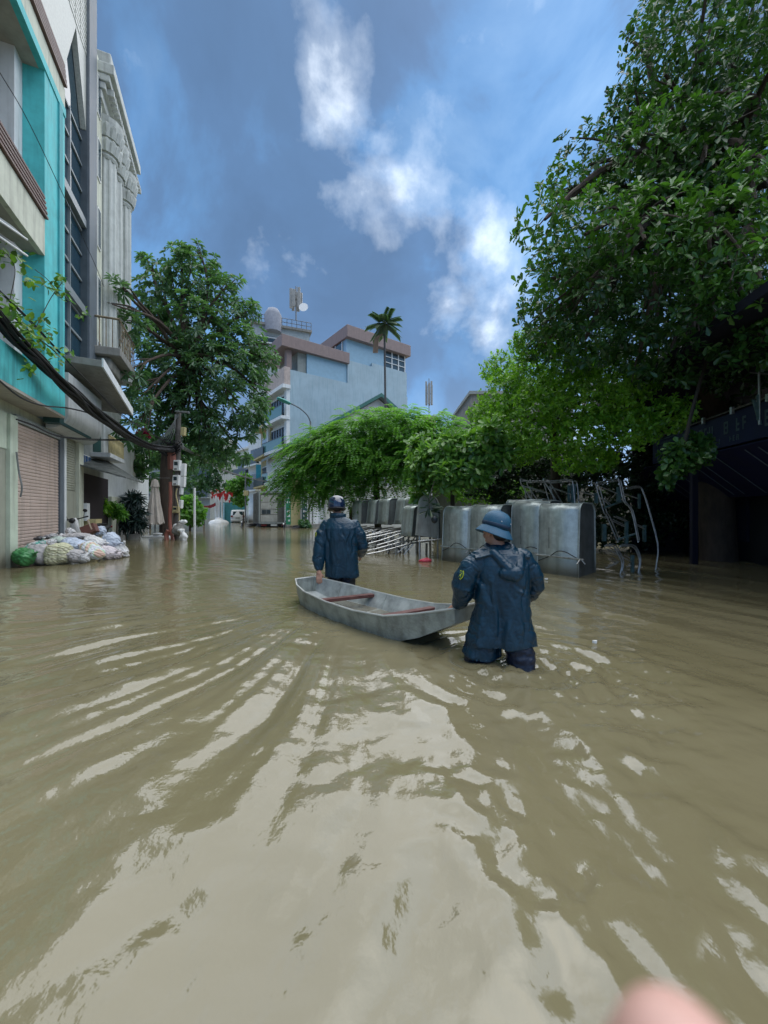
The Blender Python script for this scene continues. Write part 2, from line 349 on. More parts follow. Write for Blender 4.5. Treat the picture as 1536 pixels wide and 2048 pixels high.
# ------------------------------------------------------------------ the setting: ground and flood water
MB().box(-400, 400, -200, 700, -1.5, -1.0).build('ground', mat('submerged_ground', (0.12, 0.10, 0.07), 0.9), kind='structure')
def wave(x, y):
    # long-crested wake bands run back from the boat on the left, flatter ones on the right; the waders churn the middle
    n1 = fbm(x*0.55+3, y*0.38, 2); n2_ = fbm(x*0.55-8, y*0.38+5, 2)
    wx = x + 0.16*n1; wy = y + 0.16*n2_
    # left: crests run back from the bow like ribs, bending away to the left as they age
    bx, by = wx+0.45, 5.9-wy; r = np.hypot(bx, by)+1e-6; th = np.arctan2(-bx, np.maximum(by, -8)) - 0.16*np.exp(-(y-0.7)/0.8) + 0.10*n1
    def ribs(dth, ph, steep): q = 2*np.pi*th/dth + ph + 1.1*n2_; return steep*(dth*np.minimum(r, 7))/(2*np.pi)*(np.sin(q) + 0.30*np.sin(2*q+0.9))
    def train(ax, ay, lam, ph, steep, curve=0.0):
        q = 2*np.pi*(wx*ax + wy*ay + curve*(y-2.2)**2)/lam + ph + 1.3*n2_
        return steep*lam/(2*np.pi)*(np.sin(q) + 0.30*np.sin(2*q+0.9))
    ml = 1/(1+np.exp((x-0.05+0.06*(y-3))*2.4)); mr = 1/(1+np.exp(-(x-0.9-0.03*y)*2.4))
    amod = 0.20 + 1.5*np.clip(fbm(x*0.9+31, y*0.42+7, 2)+0.28, 0, 1.2); amod2 = 0.2+1.5*np.clip(fbm(x*0.7+11, y*0.5+27, 2)+0.25, 0, 1.2)
    bmod = 0.35 + 1.2*np.clip(fbm(x*0.5+51, y*0.4+17, 2)+0.3, 0, 1.3)
    far = np.clip(1.25-y/11, 0.10, 1); fl = np.clip(1.5-y/6.5, 0.25, 1)*np.clip((6.2-y)/2, 0.0, 1)
    h = fl*ml*(amod*ribs(.098, .3, .19) + amod2*ribs(.060, 1.4, .11) + amod2*ribs(.21, 2.1, .15))
    h += ml*np.clip((y-2)/3, 0, 1)*np.clip(1.5-y/9, .1, 1)*amod*(train(.45, .89, .5, .4, .07)+train(.70, .71, .8, 1.4, .06))
    h += mr*bmod*(train(0.93, 0.36, 0.62, 0.7, 0.10) + train(0.96, 0.26, 1.05, 2.6, 0.075) + train(0.85, 0.52, 0.34, 0.2, 0.045))
    mc = np.exp(-((x-0.55-0.05*y)/0.85)**2) * np.clip((3.5-y)/0.9, 0, 1)
    h += (0.55+mc)*0.040*fbm(x*1.5+4, y*1.1, 2)*np.clip(1.4-y/4.5, .1, 1)
    rough = mc*(0.35+1.3*np.clip(fbm(x*1.1+9, y*0.8+3, 2)+0.12, 0, 1))
    rough = rough + .8*np.exp(-((x-1.15)/.35)**2-((y-1.25)/.45)**2)
    rid = 1-np.abs(fbm(x*4.2+.6*y, y*3.0+40, 2))*1.8
    h += rough*(0.018*rid + 0.016*fbm(x*6.5, y*5.0+40, 3) + 0.0060*fbm(x*17, y*14, 2))
    lf = ml*np.clip((2.6-y)/1.5, 0, 1); h += lf*0.006*fbm(x*3.1+7, y*1.6+2, 3)
    # churned water around the near wader and along the hull
    for cx, cy, r, a in ((1.3, 3.0, 0.6, 0.045), (1.75, 2.75, 0.55, 0.032), (1.5, 2.3, .5, .022), (1.25, 1.9, .4, .016), (-0.62, 4.0, 0.35, 0.012), (0.6, 3.5, 0.3, 0.016), (0.0, 5.35, 0.4, 0.022), (2.05, 3.2, .5, .014), (.85, 2.6, .5, .022)):
        g = np.exp(-((x-cx)**2+(y-cy)**2)/(2*(r*0.6)**2)); h += a*g*(fbm(x*7+cx*9, y*6, 4)+.25*pn(x*24, y*20))
    d = np.hypot(x-1.1, (y-3.15)*1.1); h += 0.016*np.sin(d*2*np.pi/0.26+1.5*n1)*np.exp(-((d-0.62)/0.40)**2)*(0.3+np.clip(fbm(x*2.2, y*2.2+9, 2)+.4, 0, 1))
    for lx, ly in ((.80, 3.25), (1.13, 3.13), (-.74, 5.74), (-.53, 5.72)):
        d = np.hypot(x-lx, y-ly); h += 0.007*np.sin(d*2*np.pi/0.115+2*n1)*np.exp(-((d-.24)/.16)**2)
    h += .0045*np.clip((3-y)/2, 0, 1)*fbm(x*3.3+2, y*2.6+8, 3)*(.4+np.clip(fbm(x*.8+5, y*.8+1, 2)*2, 0, 1.2))
    h += far*0.008*fbm(x*1.3, y*3.2+11, 3) + 0.0020*fbm(x*5, y*9, 2)*np.clip(1.2-y/16, 0.05, 1)
    return h
def make_water():
    def axis(segs):
        out = [segs[0][0]]
        for a, b, d0, d1 in segs:
            x = a; n = max(1, int(round((b-a)/((d0+d1)/2))))
            w = np.linspace(d0, d1, n); w = np.cumsum(w/w.sum()*(b-a)); out += list(a+w)
        return np.array(out)
    xs = axis([(-380, -60, 60, 12), (-60, -14, 3, .5), (-14, -5, .30, .045), (-5, 5, .027, .027), (5, 14, .045, .30), (14, 60, .5, 3), (60, 380, 12, 60)])
    ys = axis([(-150, -12, 30, 2), (-12, 0.2, .8, .03), (0.2, 5.5, .021, .027), (5.5, 13, .027, .09), (13, 50, .09, .8), (50, 600, 1, 60)])
    X, Y = np.meshgrid(xs, ys); Z = wave(X, Y)
    fade = np.clip((13.5-np.abs(X))/4, 0, 1)*np.clip((48-Y)/10, 0, 1)*np.clip((Y+10)/6, 0, 1); Z = Z*fade
    nx, ny = len(xs), len(ys)
    co = np.stack([X, Y, Z], -1).reshape(-1, 3)
    i = np.arange(nx*ny).reshape(ny, nx)
    q = np.stack([i[:-1, :-1], i[:-1, 1:], i[1:, 1:], i[1:, :-1]], -1).reshape(-1, 4)
    me = bpy.data.meshes.new('water'); me.vertices.add(len(co)); me.vertices.foreach_set('co', co.reshape(-1))
    me.loops.add(q.size); me.loops.foreach_set('vertex_index', q.reshape(-1)); me.polygons.add(len(q))
    me.polygons.foreach_set('loop_start', np.arange(0, q.size, 4)); me.polygons.foreach_set('use_smooth', np.ones(len(q), bool))
    me.update(calc_edges=True); me.validate()
    m = bpy.data.materials.new('flood_water'); m.use_nodes = True; nt = m.node_tree; N = nt.nodes.new; L = nt.links.new; b = nt.nodes['Principled BSDF']
    g = N('ShaderNodeNewGeometry')
    def noise(scale, det, st=(1, 1, 1)):
        mp = N('ShaderNodeMapping'); mp.inputs['Scale'].default_value = st; L(g.outputs['Position'], mp.inputs[0])
        n = N('ShaderNodeTexNoise'); n.inputs['Scale'].default_value = scale; n.inputs['Detail'].default_value = det; L(mp.outputs[0], n.inputs['Vector']); return n.outputs[0]
    r = N('ShaderNodeValToRGB'); L(noise(0.45, 4), r.inputs[0]); e = r.color_ramp.elements
    e[0].position = 0.35; e[0].color = (0.160, 0.140, 0.076, 1); e[1].position = 0.7; e[1].color = (0.205, 0.180, 0.106, 1)
    L(r.outputs[0], b.inputs['Base Color'])
    b.inputs['Roughness'].default_value = 0.085; b.inputs['IOR'].default_value = 1.72
    bp = N('ShaderNodeBump'); bp.inputs['Strength'].default_value = 0.7; bp.inputs['Distance'].default_value = 0.008
    L(noise(9, 4, (1, 0.8, 1)), bp.inputs['Height'])
    bp2 = N('ShaderNodeBump'); bp2.inputs['Strength'].default_value = 0.10; bp2.inputs['Distance'].default_value = 0.003
    L(noise(38, 3), bp2.inputs['Height']); L(bp.outputs[0], bp2.inputs['Normal']); L(bp2.outputs[0], b.inputs['Normal'])
    me.materials.append(m)
    o = bpy.data.objects.new('water', me); link(o); o['kind'] = 'structure'
make_water()
# ------------------------------------------------------------------ turquoise shop house, left
nf, nb = -4.1, -4.6
sE = s_at(130, nf)
t = thing('shop_house', 'turquoise shop house with brown louvred balconies and a closed pink-beige roller shutter', 'building', tuple(ST(10, nb, 0)))
def zf(px, py, n=nf): s = s_at(px, n); return z_at(py, s, n)
B0 = 2.0
s33, s120 = s_at(33, nb), s_at(121, nb)
zfb, zft = 3.75, 4.58                               # the stained band over the shop front
MB().sbox(B0, s120+0.45, -14, nb-0.10, -1.0, zfb-0.005).build('wall', M['cream'], t)
MB().sbox(s33-0.34, s33, nb-0.10, nb+0.03, -1.0, 3.46).build('pillar', M['palegreen'], t, bevel=.01)
pl = MB().sbox(B0, s33-0.345, nb-0.09, nb-0.03, 2.66, 3.46).build('lintel', M['palegreen'], t)
MB().sbox(s33-0.62, s33-0.345, nb-0.09, nb-0.05, -1.0, 2.655).build('side_panel', M['shutter2'], t)
MB().sbox(B0, s33-0.625, nb-0.09, nb-0.04, -1.0, 2.655).build('side_door', M['darkframe'], t)
def rolled(s0, s1, n, z0, z1, pitch, name, m, parent, d=0.018):
    mb = MB(); k = int((z1-z0)/pitch)
    for i in range(k):
        a = z0+i*pitch; prof = [(0, a), (d, a+pitch*.2), (d, a+pitch*.75), (0, a+pitch)]
        b = len(mb.v)
        for (q, z) in prof: mb.v += [ST(s0, n+q, z), ST(s1, n+q, z)]
        for j in range(3): mb.f.append((b+2*j, b+2*j+1, b+2*j+3, b+2*j+2))
    return mb.build(name, m, parent, kind='stuff')
rolled(s33+0.02, s120-0.02, nb-0.06, -0.4, 3.36, 0.085, 'shutter_slats', M['shutter'], t)
MB().sbox(s33, s120, nb-0.09, nb-0.005, 3.362, 3.52).build('shutter_head', M['greywall'], t)
MB().sbox(s120, s120+0.26, nb-0.09, nb-0.005, -1.0, 3.6).build('guide_rail', M['greyframe'], t)
MB().sbox(s120+0.265, s120+0.42, nb-0.09, nb+0.01, -1.0, 3.6).build('edge_strip', M['white'], t)
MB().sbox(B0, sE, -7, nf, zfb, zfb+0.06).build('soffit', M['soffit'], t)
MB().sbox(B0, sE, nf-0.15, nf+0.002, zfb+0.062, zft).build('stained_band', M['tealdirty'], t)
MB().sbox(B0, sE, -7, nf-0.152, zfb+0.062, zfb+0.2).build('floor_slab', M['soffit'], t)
# upper floors
zp0, zp1 = zf(88, 510), zf(90, 440)
zs = zf(119, 211)
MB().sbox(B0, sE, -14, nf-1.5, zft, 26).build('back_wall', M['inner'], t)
sp = s_at(90, nf)
MB().sbox(sp, sE, nf-1.49, nf-0.004, zft+.003, zs).build('end_pier', M['teal'], t, bevel=.01)
MB().sbox(sp+(sE-sp)*.62, sp+(sE-sp)*.80, nf-0.003, nf+0.035, zft+.003, zs-.01).build('pier_rib', M['tealband'], t)
MB().sbox(sp-0.36, sp-0.004, nf-0.9, nf-0.42, zft+.003, zp0).build('column', M['white'], t, bevel=.01)
MB().sbox(sp-0.36, sp-0.004, nf-0.9, nf-0.42, zp1+.3, zs).build('column', M['white'], t, bevel=.01)
MB().sbox(B0, sp-0.004, nf-0.12, nf-0.002, zp0, zp1).build('parapet', M['cream'], t)
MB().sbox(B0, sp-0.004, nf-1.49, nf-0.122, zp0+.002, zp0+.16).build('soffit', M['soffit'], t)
for i in range(5):
    z = zp1+0.02+i*0.115
    MB().sbox(B0, sp+0.03-0.01*i, nf-0.10+0.012*i, nf+0.06-0.012*i, z, z+0.052).build('louver', M['brown'], t)
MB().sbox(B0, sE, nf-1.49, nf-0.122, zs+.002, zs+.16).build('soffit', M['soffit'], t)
MB().sbox(B0, sE, nf-0.12, nf+.02, zs, zs+.22).build('slab_edge', M['teal'], t)
MB().sbox(B0, sE, nf-0.12, nf+.0, zs+.222, zs+.75).build('parapet', M['cream'], t)
for i in range(5):
    z = zs+.77+i*0.13; MB().sbox(B0, sE-.05, nf-0.08, nf+0.07-0.012*i, z, z+0.075).build('louver', M['brown'], t)
MB().sbox(B0, sE-.3, nf-1.49, nf-.4, 15, 15.3).build('slab', M['soffit'], t)
# dark balcony door, hopper windows hung open
s17, s73 = s_at(17, nf-1.5), s_at(73, nf-1.5)
dd = MB().sbox(s17, s73, nf-1.5, nf-1.44, zft+.2, zft+2.5).build('balcony_door', mat('door_dark', (0.02, .025, .03), 0.3), t)
MB().sbox(s17-.9, s17-.05, nf-1.5, nf-1.45, zft+.7, zft+2.4).build('window_pane', M['darkframe'], t)
for k, (py, hh) in enumerate(((430, 30), (462, 30))):
    a = W(-40, py-20, 6.6); b = W(26, py+26, 7.2); q = MB()
    q.obox(a, b-a, V(.35, -.1, -.30), V(0, 0, .02)); w = q.build('hopper_window', M['darkframe'], t)
    MB().tube([a+V(.36, -.1, -.30), b+V(.36, -.1, -.30)], .018, 6).build('window_rail', M['whiteclean'], w)
# ------------------------------------------------------------------ glass fronted house
n2 = -4.6
sA, sB = sE-0.2, s_at(190, n2)
t = thing('glass_house', 'tall narrow house with a grey glass front, mosaic top and wide concrete canopy', 'building', tuple(ST(15.5, n2, 0)))
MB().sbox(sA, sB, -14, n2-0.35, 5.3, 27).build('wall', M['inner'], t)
MB().sbox(s_at(175, n2), sB, n2-0.348, n2+0.06, 5.2, 27).build('pilaster', M['greyframe'], t)
sg = s_at(175, n2)-0.01; sm = s_at(151, n2); s0 = s_at(124, n2)
glass = glassmat('tinted_glass', (0.012, 0.045, 0.070), 0.03)
rows = [(5.55, 6.35), (6.42, 7.15), (7.22, 7.95), (8.32, 9.2), (9.27, 10.1), (10.17, 10.95), (11.4, 12.3), (12.37, 13.2), (13.27, 14.1)]
for z0, z1 in rows:
    for a, b in ((s0, sm-0.03), (sm+0.03, sg)):
        MB().sbox(a, b, n2-0.22, n2-0.20, z0, z1).build('pane', glass, t)
    MB().sbox(s0, sg, n2-0.22, n2-0.15, z1, z1+.07).build('mullion', M['mullion'], t)
for z in (7.98, 11.02): MB().sbox(s0, sg-.02, n2-0.30, n2-0.02, z+.06, z+.33).build('spandrel', M['mullion'], t)
MB().sbox(sm-0.028, sm+0.028, n2-0.23, n2-0.13, 5.5, 14.2).build('mullion', M['mullion'], t)
MB().sbox(s0-.1, s0-.002, n2-0.23, n2-0.08, 5.5, 14.2).build('mullion', M['darkframe'], t)
MB().sbox(sg+.002, s_at(175, n2)+.05, n2-0.4, n2-0.0, 5.5, 17.9).build('jamb', M['darkframe'], t)
mb = MB()                                             # pierced screen at the foot of the glass
for i in range(9):
    for j in range(7):
        if i*0.10 < 0.92-j*0.11: mb.sbox(s0+.02+i*.1, s0+.02+i*.1+.075, n2-.19, n2-.15, 5.55+j*.115, 5.55+j*.115+.085)
mb.build('pierced_screen', M['yellow'], t, kind='stuff')
tile = mat('mosaic_tile', (0.50, 0.52, 0.47), 0.4, var=0.25, scale=18)
sgl = sg-.4                                            # the mosaic front narrows the glass to a point at the top
P = [(sA, 14.25), (s0, 14.25), (s0+.4, 14.9), (s_at(155, n2), 17.0), (sg-.02, 14.5), (sB, 14.25), (sB, 27), (sA, 27)]
o = ST(0, n2-.2, 0)
MB().prism([(a, z) for a, z in P], o, V(DX, DY, 0), V(0, 0, 1), ST(0, n2-.04, 0)-o).build('mosaic_wall', tile, t)
mb = MB()
zz = 17.1
while zz < 25:
    for k in range(9): mb.sbox(sA+k*(sB-sA-.5)/9, sA+(k+.9)*(sB-sA-.5)/9, n2-.04, n2-.024, zz, zz+.15)
    zz += .2
mb.build('tile_courses', tile, t, kind='stuff')
MB().sbox(s0, sg-.03, n2-.25, n2-.21, 14.2, 17.2).build('top_pane', glass, t)
# canopy: drawn as a sloping slab
a0, a1 = s_at(203, -3.45), s_at(263, -3.45)
za, zb = z_at(735, a0, -3.45), z_at(832, a1, -3.45)
c0, c1, c2, c3 = ST(a0, -3.45, za), ST(a1, -3.45, zb), ST(a1, n2, zb+.1), ST(a0, n2, za+.05)
MB().loft([[c0, c1, c2, c3], [q+V(0, 0, .20) for q in (c0, c1, c2, c3)]]).build('canopy', M['concrete'], t, bevel=.015)
e = V(DY, -DX, 0)*.05
MB().loft([[c0+e*.1, c1+e*.1, c1+e, c0+e], [q+V(0, 0, .26) for q in (c0+e*.1, c1+e*.1, c1+e, c0+e)]]).build('canopy_edge', M['white'], t)
MB().sbox(s120+.45, sB+1.5, -14, n2-.12, -1, 5.28).build('ground_wall', M['greywall'], t)
q0, q1 = s_at(135, n2), s_at(157, n2)
rolled(q0, q1, n2-.10, z_at(980, q0, n2), 3.75, 0.075, 'shutter_slats', M['shutter2'], t)
MB().sbox(q0-.02, q1, n2-.115, n2-.06, -1, z_at(981, q0, n2)).build('lower_panel', M['shutter2'], t)
MB().sbox(q1+.01, q1+.42, n2-.115, n2+.02, -1, 3.9).build('pillar', M['cream'], t, bevel=.01)
MB().sbox(q1+.44, q1+.74, n2-.115, n2+.10, .95, 1.55).build('meter_cabinet', M['white'], t)
# rolled white signboard under the canopy
r0, r1 = s_at(137, -4.1), s_at(203, -4.1); zr = z_at(893, r1, -4.1); prof = []
for i in range(9):
    a = math.pi/2*i/8; prof.append((-.45+.45*math.cos(a)-.0, zr+.45-.45*math.sin(a)))
poly = [(0, zr+1.55)] + prof + [(-.5, zr), (-.5, zr+1.55)]
o = ST(r0, -4.1, 0); MB().prism(poly, o, V(DY, -DX, 0), V(0, 0, 1), ST(r1, -4.1, 0)-o).build('rolled_signboard', mat('dull_white_sheet', (0.55, 0.58, 0.58), 0.5, streak=.3, var=.12), t, smooth=True)
MB().sbox(sE-.05, s_at(155, n2)-.1, nf-.45, nf-.1, 3.62, 4.5).build('beam', M['darkgreen'], t)
# ------------------------------------------------------------------ ornate house with columns
t = thing('ornate_house', 'pale stone house with tall fluted columns, carved capitals and a heavy cornice', 'building', tuple(ST(19.5, n2, 0)))
sC = s_at(256, n2)
MB().sbox(sB+.01, sC-.1, -14, n2-.25, 5.3, 18.4).build('wall', M['ornate'], t)
w0, w1 = sB+.02, s_at(205, n2)
MB().sbox(w0, w1, n2-.248, n2-.02, 5.3, 18.4).build('cream_strip', M['cream'], t)
for z in (6.2, 8.6, 11.2, 13.8, 16.2):
    f = MB().sbox(w0+.25, w0+.62, n2-.02, n2+.02, z, z+1.5).build('window', M['whiteclean'], t)
    MB().sbox(w0+.30, w0+.57, n2+.021, n2+.03, z+.06, z+1.44).build('pane', glass, f)
def column(s, n, r, z0, z1):
    c = ST(s, n, 0); mb = MB(); rings = []
    nf_ = 40
    for z in (z0, z0+.3, z1): rings.append([c+V(math.cos(2*math.pi*j/nf_)*(r if j % 4 < 2 else r*.88), math.sin(2*math.pi*j/nf_)*(r if j % 4 < 2 else r*.88), z) for j in range(nf_)])
    mb.loft(rings); col = mb.build('column', M['ornate'], t)
    cp = MB().lathe([(r*1.0, z1), (r*1.15, z1+.1), (r*1.05, z1+.2), (r*1.35, z1+.7), (r*1.2, z1+.75), (r*1.65, z1+1.35), (r*1.7, z1+1.5)], c, 16)
    for k in range(14):                                # acanthus leaves
        a = k*2*math.pi/14; d = V(math.cos(a), math.sin(a), 0)
        for zz, rr in ((z1+.25, 1.1), (z1+.8, 1.3)):
            cp.tube([c+d*r*rr*.9+V(0, 0, zz), c+d*r*(rr+.18)+V(0, 0, zz+.35), c+d*r*(rr+.42)+V(0, 0, zz+.42)], [.13, .12, .05], 6)
    cp.build('capital', M['ornate'], col)
    MB().lathe([(r*1.35, z0-.4), (r*1.35, z0-.2), (r*1.15, z0-.1), (r*1.05, z0)], c, 20).build('column_base', M['ornate'], col)
for px, n in ((212, -4.62), (225, -4.62), (244, -4.62)): column(s_at(px, n), n, .36, 7.6, 15.2)
zc = 17.0
for i, (d, h0, h1) in enumerate(((.28, 0, .35), (.40, .35, .62), (.55, .62, .9), (.70, .9, 1.30))):
    MB().sbox(sB+.6-d*.3, sC+d*.25, -8, n2+d-.2, zc+h0, zc+h1-.003).build('cornice', M['ornate'], t, bevel=.03)
mb = MB()
for i in range(22):
    s = sB+.7+i*.23; mb.sbox(s, s+.12, n2+.2, n2+.42, zc+.36, zc+.60)
mb.build('dentils', M['ornate'], t, kind='stuff')
MB().sbox(sB+1.0, sC-.6, n2-.8, n2+.25, zc+1.36, zc+2.3).build('attic', M['ornate'], t, bevel=.05)
# balcony with wrought iron rail
b0, b1 = s_at(212, -4.2), s_at(272, -3.75)
MB().sbox(b0, b1, n2-.2, -3.75, 7.0, 7.3).build('balcony', M['concrete'], t, bevel=.03)
MB().sbox(b0+.2, b1-.4, n2-.2, -4.1, 6.55, 6.998).build('balcony_corbel', M['concrete'], t, bevel=.08)
iron = mat('wrought_iron', (0.10, 0.075, 0.05), 0.5, c2=(.3, .24, .14))
rl = MB().tube([ST(b0, -3.8, 8.35), ST(b1, -3.8, 8.35)], .04, 6).tube([ST(b0, n2, 8.35), ST(b0, -3.8, 8.35)], .04, 6).build('balcony_rail', iron, t)
mb = MB(); k = 0; s = b0
while s < b1:
    mb.tube([ST(s, -3.8, 7.3), ST(s, -3.8, 8.33)], .018, 5)
    c = ST(s+.13, -3.8, 7.55+.25*(k % 3)); mb.tube([c+(ST(1, 0, 0)*math.cos(a)+V(0, 0, math.sin(a)))*.12 for a in np.linspace(0, 6.28, 11)], .016, 5); s += .26; k += 1
for i in range(5): mb.tube([ST(b0, n2+.2*i, 7.3), ST(b0, n2+.2*i, 8.33)], .018, 5)
mb.build('rail_scrollwork', iron, rl, kind='stuff')
# ------------------------------------------------------------------ low white house with awning below
t = thing('white_house', 'low white house with a blue window, small yellow-railed balcony and dark sheet awning', 'building', tuple(ST(20, n2, 0)))
h0, h1 = sB+1.52, sC+6
MB().sbox(h0, h1, -14, n2-.15, -1, 5.29).build('wall', M['white'], t)
w0, w1 = s_at(170, n2), s_at(187, n2)
f = MB().sbox(w0, w1, n2-.15, n2-.09, z_at(932, w0, n2), z_at(908, w0, n2)).build('window', M['whiteclean'], t)
for i in range(3):
    a = w0+(w1-w0)*i/3+.05; MB().sbox(a, a+(w1-w0)/3-.08, n2-.089, n2-.075, z_at(930, w0, n2), z_at(910, w0, n2)).build('pane', mat('blue_glass', (0.03, 0.10, 0.26), 0.1), f)
y0, y1 = s_at(208, n2+.3), s_at(238, n2+.3)
yz = z_at(906, y0, n2+.3)
MB().sbox(y0, y1, n2-.15, n2+.5, yz-.16, yz).build('balcony', M['white'], t, bevel=.01)
mb = MB()
for i in range(13):
    s = y0+(y1-y0)*i/12; mb.tube([ST(s, n2+.45, yz), ST(s, n2+.45, yz+.62)], .02, 5)
    if i < 12: mb.tube([ST(s, n2+.45, yz+.1), ST(s+(y1-y0)/12, n2+.45, yz+.5)], .014, 5)
mb.tube([ST(y0, n2+.45, yz+.64), ST(y1, n2+.45, yz+.64)], .035, 6).build('balcony_rail', M['yellow'], t)
MB().sbox(y0+.3, y0+1.2, n2-.15, n2-.1, yz, yz+1.3).build('balcony_door', M['darkgreen'], t)
e0, e1 = s_at(166, -4.5), s_at(286, -3.3)
A = [ST(e0, n2-.15, z_at(930, e0, -4.5)), ST(e1, n2-.15, 3.4), ST(e1, -3.3, z_at(968, e1, -3.3)), ST(e0, -3.3, z_at(943, e0, -4.5)-.2)]
MB().loft([A, [q+V(0, 0, .05) for q in A]]).build('awning', mat('dark_awning_sheet', (0.05, 0.06, 0.055), .6, c2=(.16, .17, .16), scale=5), t)
ps = s_at(222, n2); MB().sbox(s_at(172, n2), ps, n2-.15, n2-.1, -1, 2.6).build('doorway', mat('doorway_dark', (0.03, .02, .025), .8), t)
MB().sbox(s_at(168, n2-.0)+.1, s_at(174, n2)+.5, n2-.15, n2+.3, -1, 1.0).build('low_wall', M['yellow'], t)
MB().sbox(ps+.1, ps+1.6, n2-.15, n2+.0, -1, 1.9).build('garden_wall', M['cream'], t)
# ------------------------------------------------------------------ far end of the street
def frameUV(c, u, v):                                  # builder for boxes in a rotated frame at c
    c = Vector(c); u = Vector(u).normalized(); v = Vector(v).normalized()
    def bx(mb, u0, u1, v0, v1, z0, z1): return mb.obox(c+u*u0+v*v0+V(0, 0, z0), u*(u1-u0), v*(v1-v0), V(0, 0, z1-z0))
    def p(a, b, z): return c+u*a+v*b+V(0, 0, z)
    return bx, p, u, v
clearglass = glassmat('balcony_glass', (0.10, 0.24, 0.25), 0.08)
winglass = glassmat('window_glass', (0.03, 0.05, 0.06), 0.06)
# the blue-walled house
C = W(580, HY, 36); C.z = 0
bx, pp, u_, v_ = frameUV(C, (.8, .6, 0), (-.6, .8, 0))
t = thing('blue_house', 'tall pale blue house with mauve roof fascias and glass balconies on its narrow front', 'building', tuple(C))
mb = MB(); bx(mb, 0, 14.4, 0, 5.2, -1, 14.6); mb.build('wall', M['bluewall'], t)
mb = MB(); bx(mb, 1.8, 6.3, .15, 5, 14.6, 16.55); mb.build('upper_panel', M['bluepanel'], t)
mb = MB(); bx(mb, 6.3, 14.3, .02, 5.1, 14.6, 17.0); bx(mb, 9.4, 14.3, .02, 5.1, 17.003, 17.4); mb.build('stepped_wall', M['bluewall'], t)
mb = MB(); bx(mb, 6.35, 11.2, .3, 4.9, 17.0, 19.3); mb.build('upper_panel', M['bluepanel'], t)
mb = MB(); bx(mb, -.9, 6.4, -.25, 5.6, 16.55, 17.65); mb.build('roof_fascia', M['mauve'], t, bevel=.03)
mb = MB(); bx(mb, 6.1, 14.7, -.25, 6.4, 19.3, 20.55); mb.build('roof_fascia', M['mauve'], t, bevel=.03)
mb = MB(); bx(mb, -.25, .25, .2, .7, 14.75, 16.54); mb.build('roof_post', M['mauve'], t)
mb = MB(); bx(mb, .9, 1.79, .3, 4.8, 14.6, 16.54); mb.build('roof_room', M['inner'], t)
mb = MB(); bx(mb, 11.5, 14.25, .3, 4.8, 17.4, 19.29); w = mb.build('roof_window', winglass, t)
for i in range(4):
    mb = MB(); a = 11.3+i*.95; bx(mb, a, a+.12, .22, .30, 17.4, 19.29); mb.build('frame', M['white'], w)
for z in (18.0, 18.65):
    mb = MB(); bx(mb, 11.3, 14.3, .20, .22, z, z+.08); mb.build('frame', M['white'], w)
mb = MB(); bx(mb, 6.28, 6.34, 1.0, 5.4, 17.1, 19.25); w = mb.build('roof_window', winglass, t)
for i in range(4): mb = MB(); bx(mb, 6.22, 6.279, 1+1.4*i, 1.1+1.4*i, 17.1, 19.25); mb.build('frame', M['white'], w)
# narrow front: three floors of windows with glass rails
mb = MB(); bx(mb, -.35, -.003, 0, .55, -1, 14.2); mb.build('corner_pilaster', M['white'], t)
mb = MB(); bx(mb, -.35, -.003, 4.7, 5.25, -1, 14.2); mb.build('corner_pilaster', M['white'], t)
mb = MB(); bx(mb, -.02, 0.3, .55, 4.7, 3.6, 14.2); mb.build('front_wall', M['white'], t)
mb = MB(); bx(mb, -.6, -.005, -.1, 5.3, 13.1, 14.75); mb.build('parapet', mat('pinkish_paint', (.52, .43, .39), .7, streak=.3), t, bevel=.03)
mb = MB(); bx(mb, -.8, -.005, -.2, 5.4, 12.75, 13.09); mb.build('ledge', M['white'], t)
for k, z in enumerate((4.2, 7.25, 10.2)):
    mb = MB(); bx(mb, -.9, -.02, -.1, 5.3, z-.32, z-.02); mb.build('ledge', M['white'], t, bevel=.02)
    mb = MB(); bx(mb, -.10, -.03, .8, 4.4, z+.0, z+2.15); w = mb.build('window', winglass, t)
    for i in range(6): mb = MB(); bx(mb, -.16, -.101, .8+.68*i, .92+.68*i, z, z+2.15); mb.build('frame', M['greyframe'], w)
    mb = MB(); bx(mb, -.17, -.102, .7, 4.5, z+2.15, z+2.28); mb.build('frame', M['white'], w)
    mb = MB(); bx(mb, -.86, -.83, 0, 5.2, z+.0, z+.95); r = mb.build('glass_rail', clearglass, t)
    mb = MB(); bx(mb, -.88, -.81, 0, 5.2, z+.951, z+1.0); mb.build('handrail', M['darkframe'], r)
mb = MB(); bx(mb, -.5, -.02, 0, 5.2, 2.9, 3.85); mb.build('shop_fascia', M['rust'], t)
mb = MB(); bx(mb, -.12, -.03, .5, 4.7, -1, 2.89); mb.build('shop_front', M['darkframe'], t)
